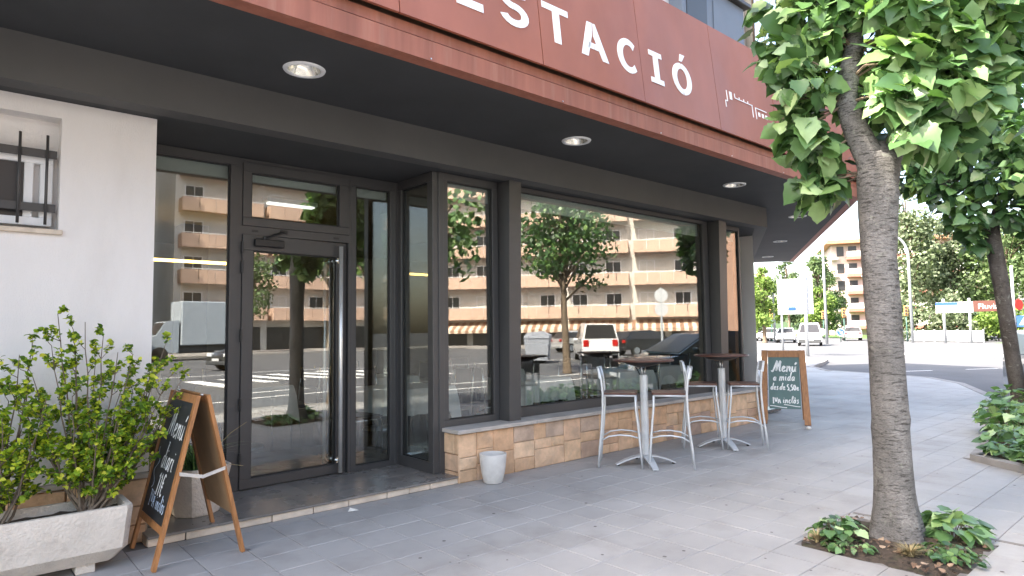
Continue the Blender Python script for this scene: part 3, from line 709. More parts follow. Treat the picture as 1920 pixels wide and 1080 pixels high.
for (a, b_, y) in ((1.12, 1.86, YD+.07), (2.0, 2.87, YD+.07), (3.02, 3.44, YD+.07), (3.66, 4.28, YG+.07), (4.5, 8.26, YG+.07), (8.6, 9.25, YG+.07)):
    m = M(); m.box(a, y, 2.765 if y < 5.5 else 2.80, b_, y+.03, 2.95, .004); part(m, 'roller_blind', 'blind')
# ================================================================ OBJECTS
random.seed(23)
# --- recessed downlights
def downlight(loc, label):
    t = thing('downlight', label, 'light', loc, 0, 'recessed downlights of the canopy')
    m = M(); m.lathe([(.112, .006), (.112, -.010), (.118, -.014), (.140, -.012), (.146, -.002)], n=32); m.f = [f for f in m.f if len(f) == 4]; m.r = [None]*len(m.f); m.obj('trim_ring', 'white_trim', t, smooth=True)
    m = M(); m.lathe([(.113, -.008), (.098, .03), (.075, .075), (.045, .095), (.0, .097)], n=32); m.f = [f[::-1] for f in m.f if len(f) == 4]; m.r = [None]*len(m.f); m.obj('reflector_bowl', 'reflector', t, smooth=True)
    m = M(); m.tube([(-.05, 0, .05), (.05, 0, .05)], .012, 8); m.obj('lamp_tube', 'white_trim', t, smooth=True)
DL = [((1.845, 4.29), 'large round downlight in the soffit above the white wall and door'), ((4.615, 4.25), 'round downlight in the soffit above the first column'), ((7.67, 4.29), 'round downlight in the soffit above the second column'),
      ((10.73, 4.87), 'bright round downlight in the soffit near the canopy corner'), ((13.57, 6.56), 'second farthest downlight, beyond the canopy corner'), ((16.28, 8.22), 'farthest small downlight at the end of the soffit')]
cm = M()          # round holes through the soffit board
for (x, y), lb in DL: cm.tube([(x, y, ZS-.05), (x, y, ZS+.2)], .125, 28)
co = cm.obj('hole_cutter', 'soffit'); md = sf.modifiers.new('holes', 'BOOLEAN'); md.object = co; md.operation = 'DIFFERENCE'; md.solver = 'EXACT'
bpy.context.view_layer.update(); dg = bpy.context.evaluated_depsgraph_get(); nm = bpy.data.meshes.new_from_object(sf.evaluated_get(dg)); sf.modifiers.clear(); sf.data = nm; bpy.data.objects.remove(co)
for (x, y), lb in DL: downlight((x, y, ZS-.002), lb)
m = M()
# --- bar tables
def bar_table(loc, rz, label):
    t = thing('bar_table', label, 'table', loc, rz, 'tall bar tables by the window')
    m = M(); m.lathe([(.0, 1.078), (.312, 1.078), (.318, 1.084), (.318, 1.092), (.312, 1.098), (0, 1.098)], n=40); m.obj('table_top', 'wood_dark', t, auto=40)
    m = M(); m.lathe([(.05, 1.02), (.10, 1.028), (.17, 1.05), (.225, 1.0775), (.0, 1.0775)], n=28); m.obj('under_dish', 'black_plastic', t, smooth=True)
    for s in (-1, 1):
        m = M(); m.tube([(s*.028, 0, .93), (s*.030, 0, .965), (s*.045, 0, 1.025)], .007, 6); m.obj('top_bracket', 'alu', t, smooth=True)
    m = M(); m.tube([(0, 0, .11), (0, 0, .935)], .042, 8, sq=1); m.obj('pole', 'alu_paint', t)
    m = M(); m.tube([(-.02, .03, .935), (-.07, .05, 1.02)], .006, 6); m.obj('catch', 'black_plastic', t)
    for k in range(4):
        a = R(45+90*k); m = M(); d = Vector((math.cos(a), math.sin(a), 0)); nn = Vector((-d.y, d.x, 0))
        pr = [(.02, .105, .045), (.12, .095, .042), (.22, .065, .036), (.32, .022, .030)]
        for (r0, z0, w0), (r1, z1, w1) in zip(pr[:-1], pr[1:]):
            p0, p1 = d*r0+Vector((0, 0, z0)), d*r1+Vector((0, 0, z1)); th = Vector((0, 0, .014))
            m.prism([p0-nn*w0, p1-nn*w1, p1+nn*w1, p0+nn*w0], -th)
        lg = m.obj('foot', 'alu_paint', t)
        m = M(); m.tube([d*.30+Vector((0, 0, .0)), d*.30+Vector((0, 0, .016))], .016, 8); m.obj('foot_pad', 'black_plastic', lg)
    return t
bar_table((5.545, 4.215, 0), R(10), 'tall round bar table nearest the door with a brown top')
bar_table((7.045, 4.195, 0), R(10), 'tall round bar table farther along, next to the standing menu board')
# --- bar stools: x forward
def stool(loc, f, label):
    rz = math.atan2(f[1], f[0])
    t = thing('bar_stool', label, 'bar stool', loc, rz, 'grey bar stools at the tall tables')
    hw = .175
    m = M()
    for (z0, z1, mt) in ():
        pass
    m.prism([(-.16, -.165, .742), (.17, -.175, .742), (.185, -.15, .742), (.185, .15, .742), (.17, .175, .742), (-.16, .165, .742)], (0, 0, .022)); m.obj('seat', 'wood_dark', t)
    for s in (-1, 1):
        m = M(); m.tube([(.165, s*hw, .735), (.168, s*hw, .60), (.185, s*hw, .45), (.205, s*hw, .22), (.222, s*(hw+.01), 0)], [.0115]*5, 8); m.obj('leg', 'alu_paint', t, smooth=True)
        m = M(); m.tube([(-.205, s*(hw-.004), 1.02), (-.178, s*hw, .90), (-.165, s*hw, .75), (-.168, s*hw, .60), (-.182, s*hw, .40), (-.205, s*hw, .20), (-.222, s*(hw+.01), 0)], [.0125]*7, 8); m.obj('leg', 'alu_paint', t, smooth=True)
        m = M(); m.tube([(-.195, s*hw, .27), (-.11, s*hw, .318), (0, s*hw, .335), (.11, s*hw, .328), (.20, s*hw, .305)], .0085, 6); m.obj('foot_rail', 'alu_paint', t, smooth=True)
        m = M(); m.tube([(-.166, s*hw, .733), (.166, s*hw, .733)], .010, 6); m.obj('seat_rail', 'alu_paint', t, smooth=True)
    m = M(); m.tube([(.207, -hw, .31), (.207, hw, .31)], .0085, 6); m.obj('foot_rail', 'alu_paint', t, smooth=True)
    m = M(); b = len(m.v); n = 8
    for i in range(n+1):
        y = lerp(-hw-.012, hw+.012, i/n); bow = .022*(1-(2*i/n-1)**2)
        for (x, z) in ((-.186, .905), (-.198, .905), (-.214, 1.02), (-.202, 1.02)): m.v.append((x-bow, y, z))
    for i in range(n):
        for k in range(4): m.f.append((i*4+k, i*4+(k+1) % 4, i*4+4+(k+1) % 4, i*4+4+k))
    m.f += [(3, 2, 1, 0), (n*4, n*4+1, n*4+2, n*4+3)]; m.r = [None]*len(m.f); m.obj('backrest', 'alu_paint', t)
stool((5.37, 4.40, 0), (.60, -.80), 'grey metal bar stool leftmost, its back to the door side')
stool((5.70, 4.00, 0), (-.58, .81), 'grey metal bar stool nearest the street at the first bar table')
stool((6.875, 4.385, 0), (.60, -.80), 'grey metal bar stool between the two bar tables, close to the stone plinth')
stool((7.19, 3.99, 0), (-.58, .81), 'grey metal bar stool just left of the green menu board')
# --- handwriting: single-stroke glyphs
GL = {
 'M': (.86, [[(0, .12), (.05, 0), (.14, .05), (.32, .8), (.38, 1), (.40, .6), (.42, .08)], [(.42, .08), (.60, .75), (.70, 1), (.70, .5), (.72, .04), (.84, .1)]]),
 'e': (.40, [[(.02, .24), (.20, .28), (.30, .40), (.20, .50), (.08, .40), (.06, .14), (.18, 0), (.38, .14)]]),
 'n': (.46, [[(.02, .46), (.08, .48), (.07, 0)], [(.07, .25), (.22, .48), (.32, .44), (.32, .08), (.44, .06)]]),
 'u': (.46, [[(.04, .48), (.05, .12), (.16, 0), (.30, .14), (.32, .48)], [(.32, .48), (.33, .06), (.44, .06)]]),
 "'": (0, [[(-.26, .62), (-.14, .80)]]), '`': (0, [[(-.34, .80), (-.22, .62)]]),
 'a': (.44, [[(.32, .42), (.18, .48), (.05, .26), (.12, .02), (.24, .06), (.32, .30), (.33, .46)], [(.33, .46), (.33, .06), (.43, .06)]]),
 'm': (.64, [[(.02, .46), (.07, .48), (.06, 0)], [(.06, .25), (.18, .48), (.27, .44), (.27, 0)], [(.27, .25), (.40, .48), (.49, .44), (.49, .08), (.60, .06)]]),
 'i': (.24, [[(.06, .48), (.07, .08), (.20, .06)], [(.08, .66), (.09, .70)]]),
 'd': (.46, [[(.32, .42), (.18, .48), (.05, .26), (.12, .02), (.24, .06), (.32, .30)], [(.38, 1), (.33, .5), (.33, .06), (.44, .06)]]),
 's': (.36, [[(.28, .44), (.16, .50), (.08, .40), (.24, .22), (.22, .04), (.06, .02)]]),
 'r': (.34, [[(.04, .46), (.08, .48), (.07, 0)], [(.07, .26), (.18, .48), (.30, .44)]]),
 'c': (.38, [[(.30, .42), (.18, .50), (.05, .26), (.16, 0), (.34, .10)]]),
 'l': (.26, [[(.06, .2), (.18, .8), (.14, 1), (.07, .8), (.08, .08), (.24, .08)]]),
 'o': (.42, [[(.22, .50), (.08, .40), (.06, .14), (.18, 0), (.32, .14), (.30, .38), (.20, .50), (.40, .44)]]),
 'I': (.40, [[(.06, .9), (.32, .9)], [(.19, .9), (.19, 0)], [(.06, 0), (.32, 0)]]),
 'V': (.54, [[(.04, .9), (.24, 0), (.48, .9)]]), 'A': (.56, [[(.04, 0), (.26, .9), (.48, 0)], [(.12, .32), (.40, .32)]]),
 '5': (.42, [[(.34, .9), (.10, .9), (.08, .52), (.24, .56), (.34, .34), (.26, .04), (.06, .06)]]), '0': (.46, [[(.22, .9), (.08, .7), (.06, .25), (.20, 0), (.36, .2), (.36, .7), (.22, .9)]]),
 ',': (.18, [[(.10, .08), (.04, -.12)]]), '1': (.30, [[(.04, .68), (.18, .9), (.18, 0)]]),
 'E': (.46, [[(.38, .78), (.24, .9), (.12, .7), (.12, .2), (.24, 0), (.38, .12)], [(.02, .54), (.30, .54)], [(.02, .38), (.28, .38)]]),
 'e2': (.3, [[(.24, .4), (.14, .5), (.06, .38), (.06, .12), (.16, 0), (.26, .1)], [(0, .3), (.2, .3)], [(0, .2), (.2, .2)]]), ' ': (.3, [])}
def write(txt, u0, v0, size, wd, f, mm, slant=.22, gap=.03, vs=1.15):
    """strokes as flat ribbons; f maps board coordinates to 3d"""
    u = u0
    for chh in txt:
        wdt, strokes = GL[chh]
        for st_ in strokes:
            pts = [(u+(x+y*slant)*size, v0+y*size*vs) for x, y in st_]
            sm = [pts[0]]
            for i in range(1, len(pts)-1):
                a, b_, c = pts[i-1], pts[i], pts[i+1]
                sm += [(lerp(a[0], b_[0], .72), lerp(a[1], b_[1], .72)), (lerp(c[0], b_[0], .72), lerp(c[1], b_[1], .72))]
            sm.append(pts[-1])
            L_, R_ = [], []
            for i, p in enumerate(sm):
                a, b_ = sm[max(0, i-1)], sm[min(len(sm)-1, i+1)]; d = Vector((b_[0]-a[0], b_[1]-a[1])); d = d.normalized() if d.length > 1e-6 else Vector((1, 0))
                ww = wd*(.62+.5*abs(d.x*.5+d.y*.87))/2
                L_.append((p[0]-d.y*ww, p[1]+d.x*ww)); R_.append((p[0]+d.y*ww, p[1]-d.x*ww))
            for i in range(len(sm)-1): mm.poly([f(*L_[i]), f(*R_[i]), f(*R_[i+1]), f(*L_[i+1])])
        u += (wdt+gap)*size
    return u
# --- A-board with green panel (front faces -y in its own frame)
def a_frame(t, w_, h_, spread, fr, th, board_m, wood='wood', back=True, sheet=None, leg_ext=.1):
    """two leaning wooden frames hinged at the top; returns map of front panel coordinates"""
    res = []
    for s in ((-1, 1) if back else (-1,)):
        lean = Vector((0, s*spread/2, 0)); top = Vector((0, s*.018, h_))
        ax = (top-lean)/h_                               # per metre of height
        n = Vector((0, s, 0)); n = (n-ax*n.dot(ax)/ax.dot(ax)).normalized()
        def P(u, v, d=0, lean=lean, ax=ax, n=n): return lean+ax*v+Vector((u, 0, 0))+n*d
        for sx in (-1, 1):
            m = M(); u0, u1 = (-w_/2, -w_/2+fr) if sx < 0 else (w_/2-fr, w_/2)
            if board_m == 'chalk_green': sp = .035*sx
            else: sp = 0
            m.prism([P(u0+sp, 0), P(u1+sp, 0), P(u1, h_), P(u0, h_)], n*th); m.obj('leg', wood, t)
        for (v0, v1) in ((h_-fr*1.15, h_-.002), (leg_ext*1.0, leg_ext+fr*.9)):
            if s > 0 and v0 < h_/2 and sheet: continue
            if board_m == 'chalk_green' and v0 < h_/2: continue
            m = M(); m.prism([P(-w_/2+fr+.001, v0, -.001 if False else .002), P(w_/2-fr-.001, v0, .002), P(w_/2-fr-.001, v1, .002), P(-w_/2+fr+.001, v1, .002)], n*(th-.004)); m.obj('cross_rail', wood, t)
        v0 = leg_ext+(fr*.9 if board_m != 'chalk_green' else 0); v1 = h_-fr*1.15; u0, u1 = -w_/2+fr, w_/2-fr
        m = M(); d0 = th*.45; ex = .012
        m.prism([P(u0-.0, v0, d0), P(u1, v0, d0), P(u1, v1, d0), P(u0, v1, d0)], n*.006); m.obj('board_panel', board_m if s < 0 else (sheet or board_m), t)
        res.append((P, d0+.006, u0, u1, v0, v1))
    return res
# green menu board: width direction (.447,-.894), facing the camera side
t = thing('menu_board', 'standing wooden menu board with green panel and white handwriting', 'menu board', (9.50, 4.62, 0), math.atan2(-.894, .447), None)
r0 = a_frame(t, .60, 1.06, .62, .085, .028, 'chalk_green', leg_ext=.22)
P, d, u0, u1, v0, v1 = r0[0]
mm = M(); F = lambda u, v: P(u, v, d+.0012)
sc = (u1-u0)
write("Menu'", u0+.045, v1-.215, .150, .021, F, mm)
write('a', u0+.06, v1-.345, .105, .016, F, mm); write('mida', u0+.145, v1-.345, .115, .015, F, mm)
write('des', u0+.020, v1-.475, .088, .014, F, mm); write('de', u0+.145, v1-.475, .088, .014, F, mm); write('5,50', u0+.250, v1-.48, .078, .016, F, mm, 0); write('e', u0+.378, v1-.48, .085, .014, F, mm, 0)
write('IVA', u0+.045, v1-.665, .074, .016, F, mm, 0); write('inclo`s', u0+.185, v1-.665, .094, .0135, F, mm)
for (a, b_, dz) in ((u0+.01, u0+.24, 0), (u0+.20, u1-.01, .018)):
    pts = [(lerp(a, b_, i/8), v0+.028+dz+.012*math.cos(i/8*math.pi)) for i in range(9)]
    for p, q in zip(pts[:-1], pts[1:]): mm.poly([F(p[0], p[1]-.005), F(q[0], q[1]-.005), F(q[0], q[1]+.005), F(p[0], p[1]+.005)])
stuff(mm.obj('lettering', 'chalk', t))
# black menu board seen from its side; faces -x
t = thing('chalk_board', 'wooden folding chalkboard with black panel seen from the side beside the planter', 'chalkboard', (1.245, 4.70, 0), -math.pi/2)
r0 = a_frame(t, .63, 1.03, .50, .045, .022, 'chalk_black', sheet='kraft', leg_ext=.20)
P, d, u0, u1, v0, v1 = r0[0]
mm = M(); F = lambda u, v: P(u, v, d+.0012)
write("Menu'", u0+.10, v1-.24, .17, .012, F, mm)
write('diari', u0+.16, v1-.44, .15, .012, F, mm); write('11E', u0+.19, v1-.60, .14, .013, F, mm); stuff(mm.obj('lettering', 'chalk', t))
mm = M(); write('IVA inclo`s', u0+.10, v0+.06, .09, .009, F, mm, .1)
pts = [(u0+.08+.035*math.sin(i*.9), v0+.16+.02*i) for i in range(14)]
for p, q in zip(pts[:-1], pts[1:]): mm.poly([F(p[0]-.004, p[1]), F(p[0]+.004, p[1]), F(q[0]+.004, q[1]), F(q[0]-.004, q[1])])
stuff(mm.obj('lettering', 'chalk_blue', t))
for sx in (1,):
    m = M(); Pf, Pb = r0[0][0], r0[1][0]; u = sx*.63/2+.004; zf = .56
    a, b_ = Pf(u, zf, .011), Pb(u, zf, .011); c = (a+b_)/2+Vector((0, 0, -.035))
    for p, q, o_ in ((a, c, 0), (c, b_, .004)):
        m.prism([p+Vector((o_, 0, -.011)), q+Vector((o_, 0, -.011)), q+Vector((o_, 0, .011)), p+Vector((o_, 0, .011))], (.0035, 0, 0))
    m.obj('folding_stay', 'alu', t)
for u in (-.27, .27):
    m = M(); m.tube([(u-.015, 0, 1.034), (u+.015, 0, 1.034)], .008, 8); m.obj('top_hinge', 'alu', t, smooth=True)
# --- white concrete pot
m = M(); m.lathe([(.0, 0), (.084, 0), (.090, .006), (.112, .10), (.124, .20), (.128, .262), (.126, .268), (.114, .268), (.110, .25), (.088, .04), (0, .04)], n=36)
tag(m.obj('concrete_pot', 'concrete_pot', smooth=True), 'empty white concrete pot standing against the stone plinth', 'pot').location = (3.905, 4.735, .001)
# --- long trough planter (left edge)
def trough(loc, L_, Wd, Ht, label, foot=True):
    t = thing('planter_trough', label, 'planter', loc)
    m = M()
    ring = lambda x, y, z, c: [(-x+c, -y, z), (x-c, -y, z), (x, -y+c, z), (x, y-c, z), (x-c, y, z), (-x+c, y, z), (-x, y-c, z), (-x, -y+c, z)]
    lv = [(L_/2-.085, Wd/2-.085, .055, .03), (L_/2-.02, Wd/2-.02, .135, .035), (L_/2, Wd/2, Ht-.02, .035), (L_/2-.004, Wd/2-.004, Ht, .035), (L_/2-.035, Wd/2-.035, Ht, .03), (L_/2-.04, Wd/2-.04, Ht-.10, .03)]
    for q in lv: m.v += ring(*q)
    for i in range(len(lv)-1):
        for k in range(8): m.f.append((i*8+k, i*8+(k+1) % 8, i*8+8+(k+1) % 8, i*8+8+k))
    m.f.append(tuple(range(7, -1, -1))); m.r = [None]*len(m.f)
    m.obj('trough_body', 'trough', t, auto=18)
    for s in (-1, 1):
        m = M(); m.box(s*L_*.32-.05, -Wd/2+.10, .0, s*L_*.32+.05, Wd/2-.10, .056, .004); m.obj('foot', 'trough', t)
    m = M(); g = {}
    for i in range(29):
        for j in range(9): g[i, j] = len(m.v); m.v.append((lerp(-L_/2+.036, L_/2-.036, i/28), lerp(-Wd/2+.036, Wd/2-.036, j/8), Ht-.055+random.uniform(-.012, .012)))
    for i in range(28):
        for j in range(8): m.f.append((g[i, j], g[i+1, j], g[i+1, j+1], g[i, j+1])); m.r.append(None)
    m.obj('soil', 'soil', t, smooth=True)
    return t
trough((.27, 4.745, 0), 1.27, .37, .385, 'long pale concrete trough planter with a leafy shrub against the white wall')
t = thing('concrete_tub', 'weathered concrete tub with strappy grass on the step behind the chalkboard', 'planter', (1.47, 5.33, .071))
m = M(); m.lathe([(0, 0), (.155, 0), (.165, .01), (.20, .16), (.235, .30), (.245, .345), (.24, .355), (.215, .355), (.205, .30), (0, .30)], n=8); m.obj('tub_body', 'trough', t)
t.rotation_euler = (0, 0, R(22))
m = M(); m.lathe([(0, .312), (.206, .31), (.206, .30)], n=8); m.f = [f for f in m.f if len(f) == 4]; m.r = [None]*len(m.f); m.obj('soil', 'soil', t)
def blades(n, L0, L1, spread, mm, org=(0, 0, 0), wd=.007):
    for _ in range(n):
        a = random.uniform(0, 6.283); L_ = random.uniform(L0, L1); d = Vector((math.cos(a), math.sin(a), 0)); nn = Vector((-d.y, d.x, 0)); b0 = Vector(org)+d*random.uniform(0, spread*.3)
        pts = []; k = 6; dr = random.uniform(.4, 1.0)
        for i in range(k+1):
            s_ = i/k; pts.append(b0+d*(L_*dr*s_*s_*.9)+Vector((0, 0, L_*(s_-.55*dr*s_*s_))))
        rr = random.random()
        for i in range(k):
            w0, w1 = wd*(1-i/k)+.0008, wd*(1-(i+1)/k)+.0008
            mm.poly([pts[i]-nn*w0, pts[i]+nn*w0, pts[i+1]+nn*w1, pts[i+1]-nn*w1], r=rr)
gp = thing('strappy_plant', 'arching strap-leaved plant growing in the concrete tub', 'plant', (1.47, 5.33, .38))
m = M(); blades(130, .18, .42, .35, m); stuff(m.obj('leaves', 'leaf_dark', gp))
m = M(); m.tube([(.02, -.03, 0), (.10, -.09, .16), (.20, -.14, .28), (.30, -.2, .36)], [.003, .003, .0025, .0015], 5); m.tube([(.03, -.05, 0), (.14, -.14, .06), (.28, -.2, .03)], .0022, 5); m.obj('dry_stalk', 'dry_grass', gp)
# --- litter
m = M(); m.v = [(0, 0, .002), (.05, -.012, .006), (.088, .006, .003), (.06, .03, .012), (.02, .035, .022), (.045, .012, .016)]; m.f = [(0, 1, 5), (1, 2, 5), (2, 3, 5), (3, 4, 5), (4, 0, 5)]; m.r = [None]*5
o = tag(m.obj('paper_scrap', 'paper'), 'crumpled pale paper scrap on the pavement below the step', 'litter'); o.location = (2.44, 4.77, .002); o.rotation_euler = (0, 0, -.4)
m = M(); m.lathe([(0, 0), (.03, .002), (.038, .018), (.02, .036), (0, .038)], n=9); o = tag(m.obj('paper_ball', 'paper'), 'small white crumpled ball lying in front of the green menu board', 'litter'); o.location = (9.02, 4.06, .002)
sp = M()
for _ in range(70):
    x, y = random.uniform(1.4, 9), random.uniform(.7, 4.7); q = random.uniform(.006, .015)
    sp.lathe([(0, .0032), (q, .003)], (x, y, 0), 6); 
sp.f = [f for f in sp.f if len(f) == 4]; sp.r = [None]*len(sp.f)
mat('gum', (.12, .115, .11), .8, var=.2)
stuff(sp.obj('gum_spots', 'gum', pave))
# --- dining room furniture behind the glass
def chair(loc, rz, label):
    t = thing('dining_chair', label, 'chair', loc, rz, 'chrome dining chairs inside')
    m = M(); m.box(-.20, -.20, .43, .20, .20, .475, .018); m.obj('seat', 'brown_leather', t)
    m = M(); m.box(-.215, -.18, .66, -.19, .18, .90, .010); m.obj('backrest', 'brown_leather', t)
    for s in (-1, 1):
        m = M(); m.tube([(.19, s*.20, 0), (.20, s*.20, .40), (.18, s*.20, .425), (-.17, s*.20, .425)], .0105, 8); m.obj('leg', 'chrome', t, smooth=True)
        m = M(); m.tube([(-.23, s*.20, 0), (-.18, s*.20, .42), (-.205, s*.20, .70), (-.225, s*.195, .92)], .0105, 8); m.obj('leg', 'chrome', t, smooth=True)
def dining_table(loc, rz, label, s=.40):
    t = thing('dining_table', label, 'table', loc, rz, 'cloth covered dining tables inside')
    m = M(); m.tube([(0, 0, .03), (0, 0, .70)], .035, 10); m.lathe([(0, 0), (.22, 0), (.21, .025), (.04, .04), (0, .04)], n=20); m.box(-s+.02, -s+.02, .70, s-.02, s-.02, .725); m.obj('table_frame', 'alu', t)
    m = M(); n = 36; rings = []
    for (ex, z, wv) in ((0, .735, 0), (.004, .72, 0), (.012, .60, .012), (.02, .46, .03)):
        row = []
        for k in range(n*4):
            q = k/n; sd = int(q); f_ = q-sd; c = [(-1, -1), (1, -1), (1, 1), (-1, 1)]; a, b_ = c[sd % 4], c[(sd+1) % 4]
            x, y = lerp(a[0], b_[0], f_)*s, lerp(a[1], b_[1], f_)*s; corner = max(0, 1-min(f_, 1-f_)*6)
            l = math.hypot(x, y); ww = wv*math.sin(k*.9)+ex*2*corner
            row.append((x*(1+ (ex+ww)/l), y*(1+(ex+ww)/l), z-(.16*corner if z < .5 else 0)))
        rings.append(row)
    for row in rings: m.v += row
    N = n*4
    for i in range(3):
        for k in range(N): m.f.append((i*N+k, i*N+(k+1) % N, i*N+N+(k+1) % N, i*N+N+k))
    m.f.append(tuple(range(N))); m.r = [None]*len(m.f)
    m.obj('tablecloth', 'cloth', t, auto=50)
FLO = .067
for i, (x, y, rz) in enumerate([(3.95, 6.35, .1), (5.75, 6.25, 0), (7.6, 6.3, 0), (4.6, 8.1, 0), (2.7, 7.9, .1), (6.6, 8.1, 0), (8.9, 6.6, 0)]):
    wh = ['behind the narrow window', 'behind the big window, near its left end', 'behind the big window, near its right end', 'deep inside behind the narrow window', 'deep inside behind the glass door', 'deep inside behind the big window', 'behind the last window'][i]
    dining_table((x, y, FLO), rz, 'dining table with white cloth '+wh)
    for k, (dx, dy, a) in enumerate(((-.62, 0, 0), (.62, 0, math.pi), (0, .64, -math.pi/2))):
        chair((x+dx, y+dy, FLO), a+rz+random.uniform(-.2, .2), 'chair '+['left of', 'right of', 'beyond'][k]+' the white table '+wh)
t = thing('wall_light', 'warm yellow light strip glowing inside, above the bar', 'light', (1.2, 9.0, 2.35)); m = M(); m.box(-.9, 0, 0, 1.9, .03, .035, .004); m.obj('light_tube', 'led', t)
t = thing('ceiling_fitting', 'fluorescent ceiling fitting inside, seen through the transom window', 'light', (2.95, 7.2, 2.90)); m = M(); m.box(-.30, -.06, 0, .30, .06, .05, .006); m.obj('casing', 'white_trim', t); m = M(); m.box(-.27, -.045, -.02, .27, .045, -.001, .004); m.obj('diffuser', 'fluor', t)
# pot plant inside the big window
# ================================================================ PLANTS
random.seed(5)
def leaf_mesh(kind, sd):
    """broad pointed leaf with a toothed edge, cupped about the midrib, with a short stalk: length 1, lies along +x, faces +z"""
    rg = random.Random(sd)
    prof = [(0.0, .03), (.07, .34), (.26, .47), (.50, .44), (.74, .25), (1.0, 0)] if kind == 0 else [(0, .0), (.16, .22), (.36, .31), (.62, .27), (.84, .13), (1., 0)]
    V_, F_ = [], []; k = len(prof)
    curl = rg.uniform(.0, .45); cup = rg.uniform(-.05, .42); tw = rg.uniform(-.35, .35); wv = rg.uniform(.02, .06); ph = rg.uniform(0, 6)
    Z = lambda x, y: cup*abs(y)*.8-.55*cup*y*y-curl*x*x+tw*x*y+wv*math.sin(8*x+ph+6*y)*(abs(y)*2)
    for x, _ in prof: V_.append((x, 0, Z(x, 0)))
    for s in (-1, 1):
        inner = []; rows = []
        for i in range(k-1):
            (xa, ya), (xb, yb) = prof[i], prof[i+1]
            inner.append(len(V_)); xi = xa-(.03 if kind == 0 and i == 1 else 0); V_.append((xi, s*ya*.52, Z(xi, s*ya*.52)))
            seg = []; st_ = 3 if kind == 0 else 1
            for q in range(st_):
                f_ = q/st_; x, y = lerp(xa, xb, f_), lerp(ya, yb, f_)
                if kind == 0: y *= (1.05, .93, 1.0)[q]; x -= (.0, -.012, .012)[q]
                if kind == 0 and i == 1 and q == 0: x -= .09
                seg.append(len(V_)); V_.append((x, s*y, Z(x, s*y)))
            rows.append(seg)
        for i in range(k-1):
            last = i == k-2
            q1 = [i, i+1] + ([] if last else [inner[i+1]]) + [inner[i]]
            q2 = [inner[i]] + ([k-1] if last else [inner[i+1], rows[i+1][0]]) + rows[i][::-1]
            for q in (q1, q2): F_.append(tuple(q if s > 0 else q[::-1]))
    if kind == 0:
        b = len(V_); V_ += [(-.42, -.010, .05), (-.42, .010, .05), (.02, .014, Z(0, 0)-.004), (.02, -.014, Z(0, 0)-.004)]; F_.append((b, b+3, b+2, b+1))
    return V_, F_
LV = [leaf_mesh(0, i) for i in range(8)]; LVs = [leaf_mesh(1, i) for i in range(3)]
def leaf_matrix(pos, d, nrm, size):
    d = d.normalized(); y = nrm.cross(d)
    y = y.normalized() if y.length > 1e-4 else d.orthogonal().normalized(); z = d.cross(y)
    return Matrix(((d.x*size, y.x*size, z.x*size, pos.x), (d.y*size, y.y*size, z.y*size, pos.y), (d.z*size, y.z*size, z.z*size, pos.z), (0, 0, 0, 1)))
def rv(a=1): return Vector((random.uniform(-a, a), random.uniform(-a, a), random.uniform(-a, a)))
RT = Vector((rt.x, rt.y, 0)).normalized(); FD = Vector((fw.x, fw.y, 0)).normalized()
def trunk_mesh(pts, rads, n=18, flare=0, seed=0, rough=.03):
    rg = random.Random(seed); m = M(); P = []; Q = []
    for i in range(len(pts)-1):
        k = 6 if not flare else 12
        for j in range(k): s_ = j/k; P.append(Vector(pts[i]).lerp(Vector(pts[i+1]), s_)); Q.append(lerp(rads[i], rads[i+1], s_))
    P.append(Vector(pts[-1])); Q.append(rads[-1]); m.tube(P, Q, n)
    ph = [rg.uniform(0, 6.28) for _ in range(6)]; kn = [(rg.uniform(.5, 2.7), rg.uniform(0, 6.28), rg.choice((-1, 1, 1))) for _ in range(16)] if flare else []
    for i in range(len(P)):
        c = P[i]
        for k in range(n):
            v = Vector(m.v[i*n+k]); a = 2*math.pi*k/n; z = v.z
            q = 1+rough*(math.sin(3*a+ph[0]+z*2)+.7*math.sin(5*a+ph[1]-z*3)+.8*math.sin(z*11+ph[2]+2*a))+rg.uniform(-.012, .012)
            if flare and z < .45: q += flare*((1-z/.45)**2)*(1+.45*math.sin(4*a+ph[3])+.3*math.sin(7*a+ph[4]))
            for (kz, ka, kr) in kn:
                q += .10*math.exp(-((z-kz)/.05)**2-((math.sin((a-ka)/2))/.16)**2)*kr
            m.v[i*n+k] = tuple(c+(v-c)*q)
    return m
